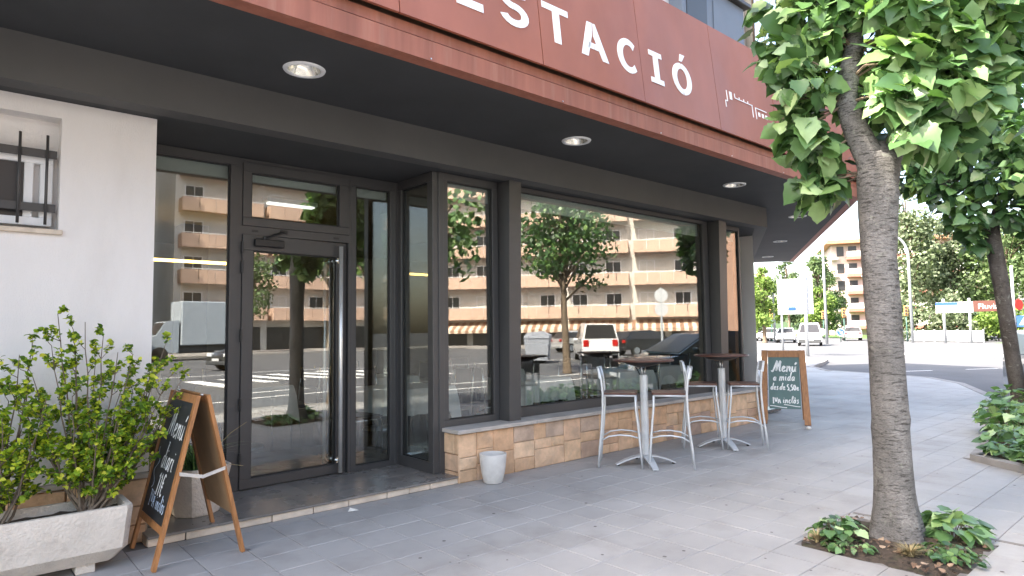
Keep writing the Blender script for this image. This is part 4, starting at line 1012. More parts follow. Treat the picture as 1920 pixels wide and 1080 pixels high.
def street_tree(loc, label, trunk, limbs, clumps, lmat, seed, size, nleaf, group, keep):
    random.seed(seed)
    t = thing('street_tree', label, 'tree', loc, 0, group)
    W = lambda p: RT*p[0]+FD*p[1]+Vector((0, 0, p[2]))
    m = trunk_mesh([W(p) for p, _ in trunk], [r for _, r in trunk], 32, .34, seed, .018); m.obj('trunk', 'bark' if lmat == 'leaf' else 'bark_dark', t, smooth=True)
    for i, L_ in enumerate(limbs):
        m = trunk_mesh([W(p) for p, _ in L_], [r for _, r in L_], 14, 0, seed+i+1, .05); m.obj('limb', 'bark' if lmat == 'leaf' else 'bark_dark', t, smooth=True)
    tw = M(); leaves = []
    tot = sum(c[3]**2*c[4] for c in clumps)
    base = Vector(loc)
    for (a, b, z, r, dens) in clumps:
        c = W((a, b, z)); nn = int(nleaf*r*r*dens/tot)
        for _ in range(max(1, nn//22)):
            q = c+rv(r*.6); near = min((W(p) for L_ in limbs for p, _ in L_), key=lambda p: (p-q).length)
            mid = (near+q)/2+rv(.05); tw.tube([near, mid, q], [.012, .008, .004], 5)
        for _ in range(nn):
            d = rv().normalized(); rr = r*(random.random()**.38)
            p = c+Vector((d.x*rr, d.y*rr, d.z*rr*.85))
            out = (p-c)*1.0/max(r, .01)+(c-W((0, 0, z)))*.35+rv(.85)+Vector((0, 0, -.42))
            nr = Vector((0, 0, 1))*.6+(p-c).normalized()*.5-FD*.4+rv(.65)
            s_ = lerp(size[0], size[1], random.random()**1.3)
            leaves.append((p, out, nr, s_, random.random()))
    cw = M(); cw.tube([(0, 0, 0), (0, 0, .01)], .001, 3)
    st_ = tw.obj('crown', 'bark_young', t)
    def score(L_):
        q = base+L_[0]-EYE; dz = q.dot(fw)
        if dz < .2: return -1
        u, v = q.dot(rt)/dz, q.dot(up)/dz
        return (L_[3]/dz) if (abs(u) < .80 and abs(v) < .455) else -1
    leaves.sort(key=lambda L_: -score(L_)+ .0 )
    # leaves in view and nearest the viewer become parts of their own
    vis = [L_ for L_ in leaves if score(L_) > 0]; vis.sort(key=lambda L_: (base+L_[0]-EYE).length/(.5+L_[3]*2)); solo = set(id(x) for x in vis[:keep])
    mm = M(); meshes = []
    for k, (Vv, Ff) in enumerate(LV):
        q = M(); q.v = Vv; q.f = Ff; q.r = [None]*len(Ff); meshes.append(q.mesh('leaf', lmat, True))
    for L_ in leaves:
        p, out, nr, s_, r_ = L_; k = random.randrange(8); mx = leaf_matrix(p, out, nr, s_)
        if id(L_) in solo:
            o = bpy.data.objects.new('leaf', meshes[k]); C.objects.link(o); o.parent = st_; o.matrix_basis = mx
        else:
            b0 = len(mm.v); mm.v += [tuple(mx @ Vector(v)) for v in LV[k][0]]
            for f in LV[k][1]: mm.f.append(tuple(b0+i for i in f)); mm.r.append(r_)
    stuff(mm.obj('leaf_mass', lmat, st_, smooth=True))
    return t
# near tree
CL1 = [(-.56, .05, 3.34, .18, 1.3), (-.50, -.05, 3.10, .17, 1.2), (-.50, .10, 2.86, .15, 1.2), (-.38, .15, 2.70, .14, 1.1), (-.40, .05, 3.55, .22, 1), (-.30, .25, 2.42, .13, 1.5), (-.20, .30, 2.56, .14, 1.1),
       (-.14, -.10, 3.66, .22, 1), (.06, -.22, 3.20, .20, 1.3), (.02, -.25, 2.92, .16, 1.3), (.08, -.28, 2.68, .11, 1.2), (.26, -.30, 3.00, .20, 1.3), (.34, -.25, 3.30, .24, 1.2), (.36, -.05, 2.74, .17, 1.1), (.54, -.15, 3.02, .22, 1.3),
       (.58, .05, 2.74, .15, 1.1), (.70, .0, 3.25, .24, 1.2), (.50, .30, 2.84, .18, .8), (.16, .35, 3.05, .22, .6), (.56, -.2, 3.58, .28, 1.1), (.12, -.3, 3.55, .24, 1.1), (-.22, .35, 3.25, .22, .5), (.88, .1, 3.52, .26, 1.1),
       (-.50, .25, 3.72, .24, .6), (-.3, 0, 4.05, .36, .5), (.25, 0, 4.05, .42, .5), (.75, .1, 4.05, .42, .5), (0, .1, 4.5, .45, .35), (.5, .1, 4.55, .42, .35), (.3, .5, 3.6, .3, .35)]
street_tree((4.83, 1.615, 0), 'nearest street tree with thick grey trunk rising from a square pit', [((0, 0, -.05), .135), ((0, 0, .35), .118), ((-.01, 0, 1.1), .108), ((-.03, 0, 1.9), .110), ((-.01, 0, 2.45), .130), ((.01, .0, 2.60), .115), ((.02, .0, 2.70), .03)],
    [[((-.02, 0, 2.42), .10), ((-.05, 0, 2.58), .092), ((-.13, 0, 2.76), .078), ((-.21, -.02, 2.97), .068), ((-.19, -.02, 3.12), .072), ((-.13, 0, 3.36), .06), ((-.1, 0, 3.8), .05), ((-.05, 0, 4.5), .025)], [((.03, 0, 2.42), .09), ((.06, 0, 2.56), .085), ((.15, .02, 2.74), .066), ((.36, .02, 2.98), .055), ((.56, .02, 3.22), .05), ((.7, 0, 3.7), .035), ((.75, 0, 4.2), .02)], [((0, .05, 2.5), .06), ((.02, .25, 2.8), .04), ((0, .35, 3.3), .025)]],
    CL1, 'leaf', 31, (.06, .20), 3400, 'street trees on the pavement', 290)
CL2 = [(-1.15, .0, 3.55, .3, 1), (-.85, -.1, 3.25, .3, 1.1), (-.60, -.1, 2.95, .28, 1.2), (-.42, -.05, 2.62, .2, 1.2), (-.75, 0, 3.7, .4, 1), (-.25, -.3, 3.4, .35, 1.1), (-.05, -.3, 2.95, .24, 1), (.35, -.25, 3.05, .33, 1.1), (.3, -.3, 2.7, .2, 1), (.75, -.1, 3.15, .35, 1),
       (.1, -.3, 3.9, .45, 1), (-.5, -.2, 4.1, .45, .9), (.7, 0, 3.8, .45, .9), (1.1, 0, 3.5, .4, .8), (-1.1, .1, 4.1, .4, .8), (0, .4, 3.6, .5, .5), (.2, 0, 4.6, .6, .6), (-.6, 0, 4.7, .5, .6)]
K2 = 1.145
CL2 = [(a*K2, b*K2, 1.42+(z-1.42)*K2, r*K2, d) for a, b, z, r, d in CL2]
sc2 = lambda L_: [((a*K2+.05, b*K2, 1.42+(z-1.42)*K2), r*K2*.74) for (a, b, z), r in L_]
street_tree((12.81, 2.485, .0), 'second street tree farther right with dark leaning trunk in a planted bed', sc2([((.06, 0, .18), .140), ((.02, 0, .5), .128), ((-.06, 0, 1.3), .122), ((-.13, 0, 2.0), .130), ((-.20, 0, 2.6), .135), ((-.21, 0, 2.9), .12)]),
    [sc2(q) for q in [[((-.20, 0, 2.75), .09), ((-.32, 0, 3.0), .06), ((-.6, 0, 3.5), .04), ((-.8, 0, 4.1), .02)], [((-.18, 0, 2.8), .095), ((-.08, 0, 3.15), .07), ((.1, 0, 3.6), .05), ((.2, 0, 4.4), .02)], [((-.1, 0, 3.1), .05), ((.4, 0, 3.4), .035), ((.9, 0, 3.7), .02)]]],
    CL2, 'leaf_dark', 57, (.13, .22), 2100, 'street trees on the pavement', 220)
# --- shrubs in the trough
def shrub(loc, stems, label, seed, nl):
    random.seed(seed)
    t = thing('potted_shrub', label, 'shrub', loc, 0, 'shrubs in the trough')
    m = M(); tips = []
    for (tx, ty, tz) in stems:
        top = Vector((tx, ty, tz)); b0 = Vector((random.uniform(-.05, .05), random.uniform(-.04, .04), -.03)); c1 = b0.lerp(top, .33)+Vector((tx*.18, ty*.18, -.06)); pts = []
        for i in range(11):
            s_ = i/10; p = b0*(1-s_)**2+c1*2*s_*(1-s_)+top*s_*s_; pts.append(p+rv(.008))
        m.tube(pts, [lerp(.0095, .0022, i/10) for i in range(11)], 6)
        for i in range(3, 11):
            for _ in range(2 if i < 10 else 1):
                if random.random() < .18: continue
                d = (pts[i]-pts[i-1]).normalized()*.5+rv(.75)+Vector((0, 0, .35)); L_ = random.uniform(.06, .20)*(1.1-.4*i/10)
                e = pts[i]+d.normalized()*L_; mid = (pts[i]+e)/2+Vector((0, 0, -.012)); m.tube([pts[i], mid, e], [.0026, .002, .0012], 4)
                tips += [(pts[i].lerp(e, .55), d, .7), (e, d, 1.0), (pts[i].lerp(e, .8), d, .8)]
    wd = m.obj('stems', 'bark_young', t, smooth=True)
    mm = M()
    for (p, d, k) in tips:
        rr = random.random()*.8; hi = p.z/1.2
        for _ in range(nl):
            s_ = random.uniform(.020, .037)*k; out = d.normalized()*.3+rv(.9)+Vector((0, 0, .15)); mx = leaf_matrix(p+rv(.014), out, Vector((0, -.3, 1))+rv(.5), s_)
            b0 = len(mm.v); Vv, Ff = LVs[random.randrange(3)]; mm.v += [tuple(mx @ Vector((v[0], v[1]*1.5, v[2]))) for v in Vv]; r_ = random.random()
            for f in Ff: mm.f.append(tuple(b0+i for i in f)); mm.r.append(r_)
    stuff(mm.obj('foliage', 'leaf_shrub', t))
shrub((.70, 4.745, .34), [(-.10, .08, 1.12), (.06, .06, 1.08), (.40, .06, .98), (-.36, .0, .72), (.30, -.02, .80), (-.22, .0, 1.02), (.18, -.1, .88), (.48, .0, .74),  (-.18, .05, 1.22), (-.05, .0, 1.16), (.02, .10, .92), (.12, -.02, .98), (.22, .05, .96), (.36, .02, .88), (.42, -.03, .80), (.30, -.10, .62), (-.12, -.10, .72), (-.26, -.06, .60), (.12, -.12, .50), (.0, -.14, .56), (-.30, .05, .86), (.24, .10, .72), (.46, .02, .62), (-.08, .12, 1.0), (.15, .0, .75)],
      'tall leafy shrub with yellow-green leaves in the right half of the trough', 3, 9)
shrub((.24, 4.745, .34), [(.16, .1, 1.02), (-.05, .08, .92), (.22, -.1, .72), (-.16, -.12, .78), (-.25, .05, .95), (-.1, .0, .80), (.05, .08, .70), (.14, -.02, .84), (.2, -.06, .58), (.02, -.12, .62), (-.2, -.1, .6), (.24, .06, .66), (.1, .05, .98), (-.02, -.06, .45)],
      'lower leafy shrub at the left edge of the photo in the trough', 9, 9)
# --- ground plants in the tree pit and the raised bed
def herb(loc, n, r, hgt, size, label, lm, seed, group, flat=False):
    random.seed(seed); t = thing('ground_plant', label, 'plant', loc, 0, group); m = M(); mm = M()
    for _ in range(n):
        a = random.uniform(0, 6.283); q = r*math.sqrt(random.random()); p = Vector((q*math.cos(a), q*math.sin(a), hgt*random.uniform(.35, 1)*(1-.45*q/r)))
        b0 = Vector((p.x*.4, p.y*.4, -.01)); m.tube([b0, (b0+p)/2+rv(.015), p], [.003, .0025, .0015], 4)
        mx = leaf_matrix(p, Vector((math.cos(a), math.sin(a), random.uniform(-.5, .2)))+rv(.4), Vector((0, 0, 1))+rv(.5), size*random.uniform(.6, 1.2)); Vv, Ff = LV[random.randrange(8)]
        i0 = len(mm.v); mm.v += [tuple(mx @ Vector(v)) for v in Vv]; r_ = random.random()
        for f in Ff: mm.f.append(tuple(i0+i for i in f)); mm.r.append(r_)
    m.obj('stalks', 'bark_young', t); stuff(mm.obj('leaves', lm, t, smooth=True)); return t
herb((4.48, 1.86, .01), 44, .15, .17, .085, 'leafy weed clump at the left corner of the near tree pit', 'leaf', 71, 'weeds in the near tree pit')
herb((5.06, 1.36, .01), 60, .17, .20, .11, 'broad-leaved weed clump at the right edge of the near tree pit', 'leaf', 72, 'weeds in the near tree pit')
herb((5.08, 1.62, .01), 45, .15, .16, .09, 'weed clump behind the trunk in the near tree pit', 'leaf', 73, 'weeds in the near tree pit')
herb((4.62, 1.25, .01), 90, .17, .08, .05, 'low dark weed patch at the front of the near tree pit', 'leaf_dark', 74, 'weeds in the near tree pit')
herb((4.36, 1.74, .01), 70, .15, .06, .045, 'tiny weeds at the left rim of the near tree pit', 'leaf', 75, 'weeds in the near tree pit')
herb((4.72, 1.93, .01), 26, .11, .09, .07, 'weed clump behind the left of the trunk in the near tree pit', 'leaf_dark', 76, 'weeds in the near tree pit')
random.seed(77); mm = M()
for _ in range(170):
    x, y = random.uniform(PIT1[0]+.02, PIT1[2]-.02), random.uniform(PIT1[1]+.02, PIT1[3]-.02)
    mx = leaf_matrix(Vector((x, y, .022+random.uniform(0, .012))), Vector((random.uniform(-1, 1), random.uniform(-1, 1), random.uniform(-.2, .3))), Vector((0, 0, 1))+rv(.45), random.uniform(.018, .042)); Vv, Ff = LV[random.randrange(8)]
    i0 = len(mm.v); mm.v += [tuple(mx @ Vector(v)) for v in Vv]; r_ = random.random()
    for f in Ff: mm.f.append(tuple(i0+i for i in f)); mm.r.append(r_)
tag(mm.obj('leaf_litter', 'dry_leaf'), 'dry brown leaf litter scattered over the soil of the near tree pit', 'leaf litter', kind='stuff')
m = M(); blades(240, .05, .14, .05, m, (4.46, 1.42, .0), .003); blades(90, .05, .12, .04, m, (4.36, 1.94, .0), .003); tag(m.obj('pit_grass', 'dry_grass'), 'thin dry grass tufts in front of the near trunk', 'grass', kind='stuff')
for i, (x, y, n, r, hh, sz) in enumerate([(8.25, 1.68, 80, .20, .20, .10), (7.85, 1.25, 80, .22, .22, .11), (8.75, 1.15, 80, .28, .28, .12), (8.8, 1.72, 90, .28, .32, .13), (9.6, 1.85, 90, .34, .42, .14), (8.4, 1.3, 70, .26, .28, .12), (10.4, 2.05, 80, .36, .45, .15), (9.2, 1.35, 80, .32, .34, .13), (12.1, 2.4, 80, .32, .5, .15)]):
    herb((x, y, .05), n, r, hh, sz, ['low leafy plant spilling over the left tip of the raised bed', 'low leafy plant near the street corner of the raised bed', 'leafy plant along the street edge of the raised bed', 'big leafy plant behind the left tip of the raised bed', 'second leafy plant along the back of the raised bed', 'leafy plant at the kerb side tip of the raised bed', 'leafy plant beside the dark trunk in the raised bed', 'leafy plant in the middle of the raised bed', 'leafy plant behind the dark trunk in the raised bed'][i], 'leaf', 90+i, 'plants in the raised bed')
# ================================================================ BACKGROUND STREET
random.seed(41)
def car(loc, rz, body_m, label, kind='hatch', group=None, name='parked_car'):
    """x forward, length about 4 m"""
    t = thing(name, label, 'van' if kind in ('van', 'boxvan') else 'car', loc, rz, group)
    if kind == 'hatch': Lb, Wd, prof, cab = 4.0, 1.68, [(-2.0, .32), (-1.98, .62), (-1.90, .92), (-1.2, .96), (.85, .94), (1.75, .76), (1.98, .60), (2.0, .30)], [(-1.86, .93), (-1.45, 1.40), (-.2, 1.46), (.35, 1.38), (1.0, .93)]
    elif kind == 'van': Lb, Wd, prof, cab = 4.2, 1.75, [(-2.1, .32), (-2.1, .70), (-2.06, 1.10), (-1.0, 1.10), (.9, 1.02), (1.75, .90), (2.08, .66), (2.1, .30)], [(-2.06, 1.08), (-2.0, 1.78), (-.2, 1.84), (.30, 1.76), (1.12, 1.02)]
    else: Lb, Wd, prof, cab = 4.6, 1.75, [(-2.3, .34), (-2.28, .70), (-2.2, .98), (-1.2, 1.0), (.9, .96), (1.9, .80), (2.26, .62), (2.3, .30)], [(-2.18, .97), (-1.9, 1.42), (-.2, 1.47), (.3, 1.40), (1.15, .95)]
    m = M(); n = len(prof)
    secs = [(-Wd/2, .10), (-Wd/2+.03, .02), (0, 0), (Wd/2-.03, .02), (Wd/2, .10)]
    for (y, ins) in secs:
        for (x, z) in prof: m.v.append((x*(1-ins*.25)-(0), y, z if z > .5 else z+ins*.3))
    for i in range(len(secs)-1):
        for k in range(n-1): m.f.append((i*n+k, i*n+k+1, i*n+n+k+1, i*n+n+k))
        m.f.append((i*n+n-1, i*n, i*n+n, i*n+2*n-1))
    m.f.append(tuple(range(n))); m.f.append(tuple((len(secs)-1)*n+k for k in range(n-1, -1, -1))); m.r = [None]*len(m.f)
    m.obj('body', body_m, t, auto=40)
    c = len(cab); m = M(); m2 = M()
    zb = cab[0][1]; zt_ = max(z for _, z in cab)
    wy = lambda z: Wd/2-.04-.17*(z-zb)/(zt_-zb)
    L_ = [Vector((x, -wy(z), z)) for x, z in cab]; R_ = [Vector((x, wy(z), z)) for x, z in cab]
    for i in range(c-1): m.poly([L_[i], L_[i+1], R_[i+1], R_[i]])
    m.poly(L_[::-1]); m.poly(R_); cb = m.obj('cabin', body_m, t)
    def inset(q, f=.10, d=.012):
        cc = sum(q, Vector())/len(q); nn = (q[1]-q[0]).cross(q[2]-q[0]).normalized(); g = M(); g.poly([p.lerp(cc, f)+nn*d for p in q]); return g
    inset([L_[-2], L_[-1], R_[-1], R_[-2]][::-1] if False else [L_[-2], L_[-1], R_[-1], R_[-2]]).obj('windscreen', 'shop_dark', t)
    inset([L_[0], L_[1], R_[1], R_[0]]).obj('rear_window', 'shop_dark', t)
    lo = lambda x, s: Vector((x, s*(wy(zb)+.004), zb+.03)); xb, xf = cab[1][0]+.05, cab[-2][0]-.02
    hi = lambda x, s: Vector((x, s*(wy(zt_-.1)+.012), zt_-.12))
    for s in (-1, 1):
        x0 = cab[0][0]+.25 if kind != 'van' else -.55
        for (a, b_) in ((x0, -.25), (-.20, cab[-1][0]-.22)):
            q = M(); q.poly([lo(a, s), lo(b_, s), hi(min(b_, xf), s), hi(max(a+.12, xb), s)][::s]); q.obj('side_window', 'shop_dark', t)
    for s in (-1, 1):
        for x in (-Lb*.31, Lb*.32):
            m = M(); y = s*(Wd/2-.09); m.tube([(x, y-s*.09, .305), (x, y+s*.095, .305)], .305, 20); w_ = m.obj('wheel', 'tyre', t, auto=40)
            m = M(); m.tube([(x, y+s*.09, .305), (x, y+s*.103, .305)], .19, 14); m.obj('rim', 'alu', w_)
        m = M(); zz = .66 if kind != 'van' else .80; m.box(Lb/2-.17, s*Wd*.36-.16, zz-.07, Lb/2-.015, s*Wd*.36+.16, zz+.08, .02); m.obj('headlight', 'lamp_clear', t)
        m = M(); m.box(-Lb/2-.012, s*Wd*.39-.13, .74, -Lb/2+.06, s*Wd*.39+.13, .90 if kind != 'van' else 1.05, .012); m.obj('tail_light', 'tail_red', t)
        m = M(); m.box(.72, s*(Wd/2+.02)-.09, .98, .80, s*(Wd/2+.02)+.09, 1.10, .02); m.obj('mirror', body_m, t)
    bm = 'car_trim'
    m = M(); m.box(Lb/2-.10, -Wd/2+.06, .26, Lb/2+.05, Wd/2-.06, .56 if kind == 'van' else .42, .03); m.obj('front_bumper', bm, t)
    m = M(); m.box(-Lb/2-.05, -Wd/2+.06, .30, -Lb/2+.08, Wd/2-.06, .50, .03); m.obj('rear_bumper', bm if kind == 'van' else body_m, t)
    for x in (Lb/2+.055, -Lb/2-.055):
        m = M(); m.box(x-.006, -.25, .42, x+.006, .25, .53, .002); m.obj('number_plate', 'sign_white', t)
    return t
def az(px, py): return math.atan2(py, px)
TOC = math.atan2(-.40, -.92)          # heading towards the camera
car((53.1, 23.5, RZ), TOC, 'car_white', 'white delivery van driving towards the crossing, seen from the front', 'van', 'cars on the far road')
car((62.3, 29.9, RZ), TOC, 'car_white', 'white hatchback just left of the white delivery van', 'hatch', 'cars on the far road')
car((67.5, 34.2, RZ), TOC+.15, 'car_white', 'white car farthest left, half hidden by the corner pillar', 'hatch', 'cars on the far road')
car((70.5, 36.6, RZ), TOC+.2, 'car_silver', 'grey car behind the farthest left white car', 'hatch', 'cars on the far road')
car((73.4, 28.0, RZ), TOC+math.pi, 'car_silver', 'silver estate car seen from behind, just left of the near trunk', 'estate', 'cars on the far road')
# --- sign boards on posts
FAC = math.atan2(.91, -.41)
def board_stack(c, rz, w_, h_, z0, rows, label, posts=(-.38, .38)):
    t = thing('direction_sign', label, 'road sign', (*c, RZ), rz)
    for u in posts: m = M(); m.tube([(u*w_, 0, 0), (u*w_, 0, z0+h_+.25)], .06, 10); m.obj('post', 'post_white', t, smooth=True)
    for i in range(rows):
        m = M(); a = z0+h_*i/rows; m.box(-w_/2, -.11, a+.015, w_/2, -.065, a+h_/rows-.015, .01); b_ = m.obj('sign_panel', 'sign_white', t)
        m = M(); u = -w_*.42
        for q in range(7):
            l = random.uniform(.06, .2); m.box(u, -.114, a+h_/rows*.38, u+l, -.1105, a+h_/rows*.60); u += l+.05
            if u > w_*.3: break
        stuff(m.obj('lettering', 'bin_grey', b_))
    return t
t = board_stack((34.5, 16.1), math.atan2(-.88, .47), 1.55, 1.95, 2.2, 7, 'white stacked direction sign boards on two posts beyond the green menu board')
m = M(); m.box(-.25, -.125, 2.42, .12, -.112, 2.60, .003); m.obj('blue_symbol', 'sign_blue', t)
t = thing('side_sign', 'narrow white sign seen edge-on beside the stacked direction boards', 'road sign', (33.6, 15.0, RZ), math.atan2(.44, .90))
m = M(); m.tube([(0, 0, 0), (0, 0, 4.3)], .065, 10); m.obj('post', 'post_white', t, smooth=True)
for i in range(7): m = M(); m.box(.05, -.35, 2.2+i*.28, .10, .35, 2.46+i*.28, .008); m.obj('sign_panel', 'sign_white', t)
# brown direction sign
t = thing('brown_sign', 'low white and brown direction sign on two posts near the river railing', 'road sign', (64.0, 16.05, RZ), math.atan2(-.97, .25))
for u in (-.8, 1.0): m = M(); m.tube([(u, 0, 0), (u, 0, 3.75)], .10, 10); m.obj('post', 'post_white', t, smooth=True)
m = M(); m.box(-1.35, -.16, 2.55, 1.25, -.11, 3.45, .01); m.obj('sign_panel', 'sign_white', t)
m = M(); m.box(-1.35, -.166, 3.2, .2, -.161, 3.44); m.obj('blue_strip', 'sign_blue', t)
m = M(); m.box(1.26, -.16, 2.6, 3.9, -.11, 3.5, .01); m.obj('brown_panel', 'sign_brown', t)
def text(txt, size, mt, parent, loc, rot):
    cu = bpy.data.curves.new('lettering', 'FONT'); cu.body = txt; cu.size = size; cu.extrude = .002; ob = bpy.data.objects.new('lettering', cu); C.objects.link(ob)
    dg = bpy.context.evaluated_depsgraph_get(); me = bpy.data.meshes.new_from_object(ob.evaluated_get(dg)); bpy.data.objects.remove(ob)
    me.materials.clear(); me.materials.append(MT[mt]); o = bpy.data.objects.new('lettering', me); C.objects.link(o); o.parent = parent; o.location = loc; o.rotation_euler = rot
    o['kind'] = 'stuff'; return o
text('Fluvià', .62, 'sign_white', t, (1.55, -.165, 2.83), (math.pi/2, 0, 0))
# pedestrian crossing and stop signs
t = thing('crossing_sign_post', 'white post with red stop sign and blue crossing sign at the right edge', 'road sign', (50.4, 9.5, RZ), math.atan2(-.96, .26))
m = M(); m.tube([(0, 0, 0), (0, 0, 5.2)], .08, 10); m.obj('post', 'post_white', t, smooth=True)
m = M(); m.lathe([(0, 0), (.36, 0), (.36, .03), (0, .03)], n=8); o = m.obj('stop_plate', 'sign_red', t); o.rotation_euler = (math.pi/2, 0, R(50)); o.location = (.25, -.1, 2.75)
m = M(); m.box(.10, -.12, 1.35, .82, -.09, 2.05, .01); m.obj('blue_plate', 'sign_blue', t)
m = M(); m.poly([(.20, -.124, 1.48), (.72, -.124, 1.48), (.46, -.124, 1.95)]); m.obj('white_triangle', 'sign_white', t)
def round_sign(c, rz, z, mt, label, arrow=False):
    t = thing('round_sign', label, 'road sign', (*c, RZ), rz); m = M(); m.tube([(0, 0, 0), (0, 0, z+.3)], .045, 8); m.obj('post', 'post_green', t, smooth=True)
    m = M(); m.lathe([(0, 0), (.40, 0), (.40, .03), (0, .03)], n=24); o = m.obj('disc', mt, t); o.rotation_euler = (math.pi/2, 0, 0); o.location = (0, -.06, z)
    if arrow:
        m = M(); m.lathe([(.33, .032), (.40, .032)], n=24); m.f = [f for f in m.f if len(f) == 4]; m.r = [None]*len(m.f); o = m.obj('rim', 'sign_white', t); o.rotation_euler = (math.pi/2, 0, 0); o.location = (0, -.06, z)
        m = M(); m.poly([(-.20, -.095, z+.16), (-.12, -.095, z+.23), (.10, -.095, z-.03), (.03, -.095, z-.10)]); m.poly([(.20, -.095, z-.20), (.17, -.095, z+.10), (-.09, -.095, z-.16)]); m.obj('arrow', 'sign_white', t)
round_sign((66.5, 26.4), math.atan2(-.92, .40), .95, 'sign_blue', 'round blue keep-right arrow sign left of the silver car', True)
round_sign((72, 30.6), math.atan2(-.92, .40), .95, 'sign_white', 'blank pale round sign between the van and the blue arrow sign')
def signal(c, rz, label):
    t = thing('traffic_light', label, 'traffic light', (*c, RZ), rz, 'traffic lights at the crossing'); m = M(); m.tube([(0, 0, 0), (0, 0, 2.55)], .055, 8); m.obj('post', 'post_green', t, smooth=True)
    m = M(); m.box(-.17, -.14, 2.45, .17, .14, 3.42, .03); m.obj('housing', 'signal_yellow', t)
    for k in range(3): m = M(); m.lathe([(0, 0), (.10, .0), (.11, .05), (0, .02)], n=14); o = m.obj('lens', 'shop_dark', t); o.rotation_euler = (math.pi/2, 0, 0); o.location = (0, -.142, 2.62+.3*k)
for i, (x, y) in enumerate([(70.8, 27.7), (80, 33.7), (69.0, 21.3), (66, 33.2)]): signal((x, y), math.atan2(-.92, .40), ['traffic light standing beside the blue arrow sign', 'pale traffic light above the white delivery van', 'traffic light right of the near trunk by the railing', 'traffic light farthest left among the parked cars'][i])
def lamp(c, rz, h_, arm, label, bend=True):
    t = thing('street_lamp', label, 'street lamp', (*c, RZ), rz, 'street lamps')
    m = M()
    if bend: pts = [(0, 0, 0), (0, 0, h_*.78)]+[(arm*(1-math.cos(a))*.55, 0, h_*.78+h_*.20*math.sin(a)) for a in [i*math.pi/16 for i in range(1, 9)]]+[(arm, 0, h_*.985)]
    else: pts = [(0, 0, 0), (0, 0, h_), (arm, 0, h_+.1)]
    m.tube(pts, [lerp(.12, .06, i/(len(pts)-1)) for i in range(len(pts))], 10); m.obj('post', 'post_white', t, smooth=True)
    m = M(); m.box(arm-.1, -.14, pts[-1][2]-.06, arm+.75, .14, pts[-1][2]+.10, .04); m.obj('lamp_head', 'post_white', t)
lamp((64.5, 19.5), math.atan2(.92, -.40), 9.8, 2.2, 'tall curved street lamp right of the near trunk')
lamp((62, 30.9), math.atan2(-.66, .75), 8.0, 1.6, 'slim straight street lamp just right of the corner pillar', False)
lamp((58, 24.2), math.atan2(-.66, .75), 9.2, 1.4, 'slim street lamp behind the stacked direction boards', False)
lamp((96, 32.5), math.atan2(.92, -.40), 8.5, 1.6, 'far street lamp in front of the red-striped flats')
# railing along the river
t = thing('white_railing', 'long pale panel railing along the far side of the road', 'railing', (69, 17, RZ))
p0, p1 = Vector((72.5, 24.5, 0)), Vector((66.0, 14.6, 0)); d = (p1-p0).normalized(); nn = Vector((-d.y, d.x, 0)); n = 9; L_ = (p1-p0).length/n
for i in range(n):
    a = p0+d*(L_*i+.06)+Vector((0, 0, .08)); b_ = p0+d*(L_*(i+1)-.06)+Vector((0, 0, .08)); m = M(); m.prism([a, b_, b_+nn*.05, a+nn*.05], (0, 0, .95)); o = m.obj('railing_panel', 'post_white', t); o.location = (-69, -17, 0)
    m = M(); c = p0+d*(L_*(i+1)); m.box(c.x-.06, c.y-.06, 0, c.x+.06, c.y+.06, 1.12, .01); o = m.obj('railing_post', 'post_white', t); o.location = (-69, -17, 0)
m = M(); m.box(66, 1, RZ, 66.4, 13, .75, .02); tag(m.obj('low_wall', 'facade_grey'), 'low grey wall between the railing and the right edge', 'wall')
m = M(); m.box(38.5, 12.9, RZ, 40.6, 14.0, .02, .06); 
# --- far trees: crowns of many small leaves over limbs
def far_tree(loc, h_, rx, label, lm, seed, nleaf=2600, ls=.34, base=.12, taper=.0, trunk_r=.22, shape='oval', group='trees beyond the road', name='broad_tree'):
    random.seed(seed); t = thing(name, label, 'tree', loc, 0, group)
    m = trunk_mesh([(0, 0, -.1), (random.uniform(-.2, .2), 0, h_*.3), (random.uniform(-.3, .3), 0, h_*.85)], [trunk_r, trunk_r*.75, trunk_r*.2], 8, .3, seed)
    blobs = []
    for _ in range(26 if shape != 'cone' else 44):
        s_ = random.random()**.8; z = h_*lerp(base, .96, s_)
        if shape == 'oval': q = rx*math.sin(math.pi*min(1, max(.08, lerp(.16, .97, s_))))**.7
        elif shape == 'cone': q = rx*(1.08-s_)**.6
        else: q = rx*(1-.35*s_)
        a = random.uniform(0, 6.283); rr = q*random.uniform(.25, .8); r_ = max(.35, q*random.uniform(.30, .55)); blobs.append((Vector((rr*math.cos(a), rr*math.sin(a), z)), r_))
        m.tube([(0, 0, z*.75), blobs[-1][0]], [trunk_r*.3, .03], 5)
    m.obj('trunk', 'bark_young', t, smooth=True)
    mm = M(); tot = sum(r*r for _, r in blobs)
    for c, r_ in blobs:
        for _ in range(int(nleaf*r_*r_/tot)):
            d = rv().normalized(); p = c+Vector((d.x, d.y, d.z*.8))*r_*(random.random()**.33)
            if p.z < .1: p.z = .1+random.random()*.3
            u = rv().normalized(); v = (d*.6+rv(.8)).cross(u).normalized(); u = v.cross((d*.6+rv(.5)).normalized()).normalized(); s_ = ls*random.uniform(.5, 1.2)
            mm.poly([p-u*s_*.5, p+v*s_*.32, p+u*s_*.5, p-v*s_*.32], r=random.random())
    stuff(mm.obj('crown', lm, t)); return t
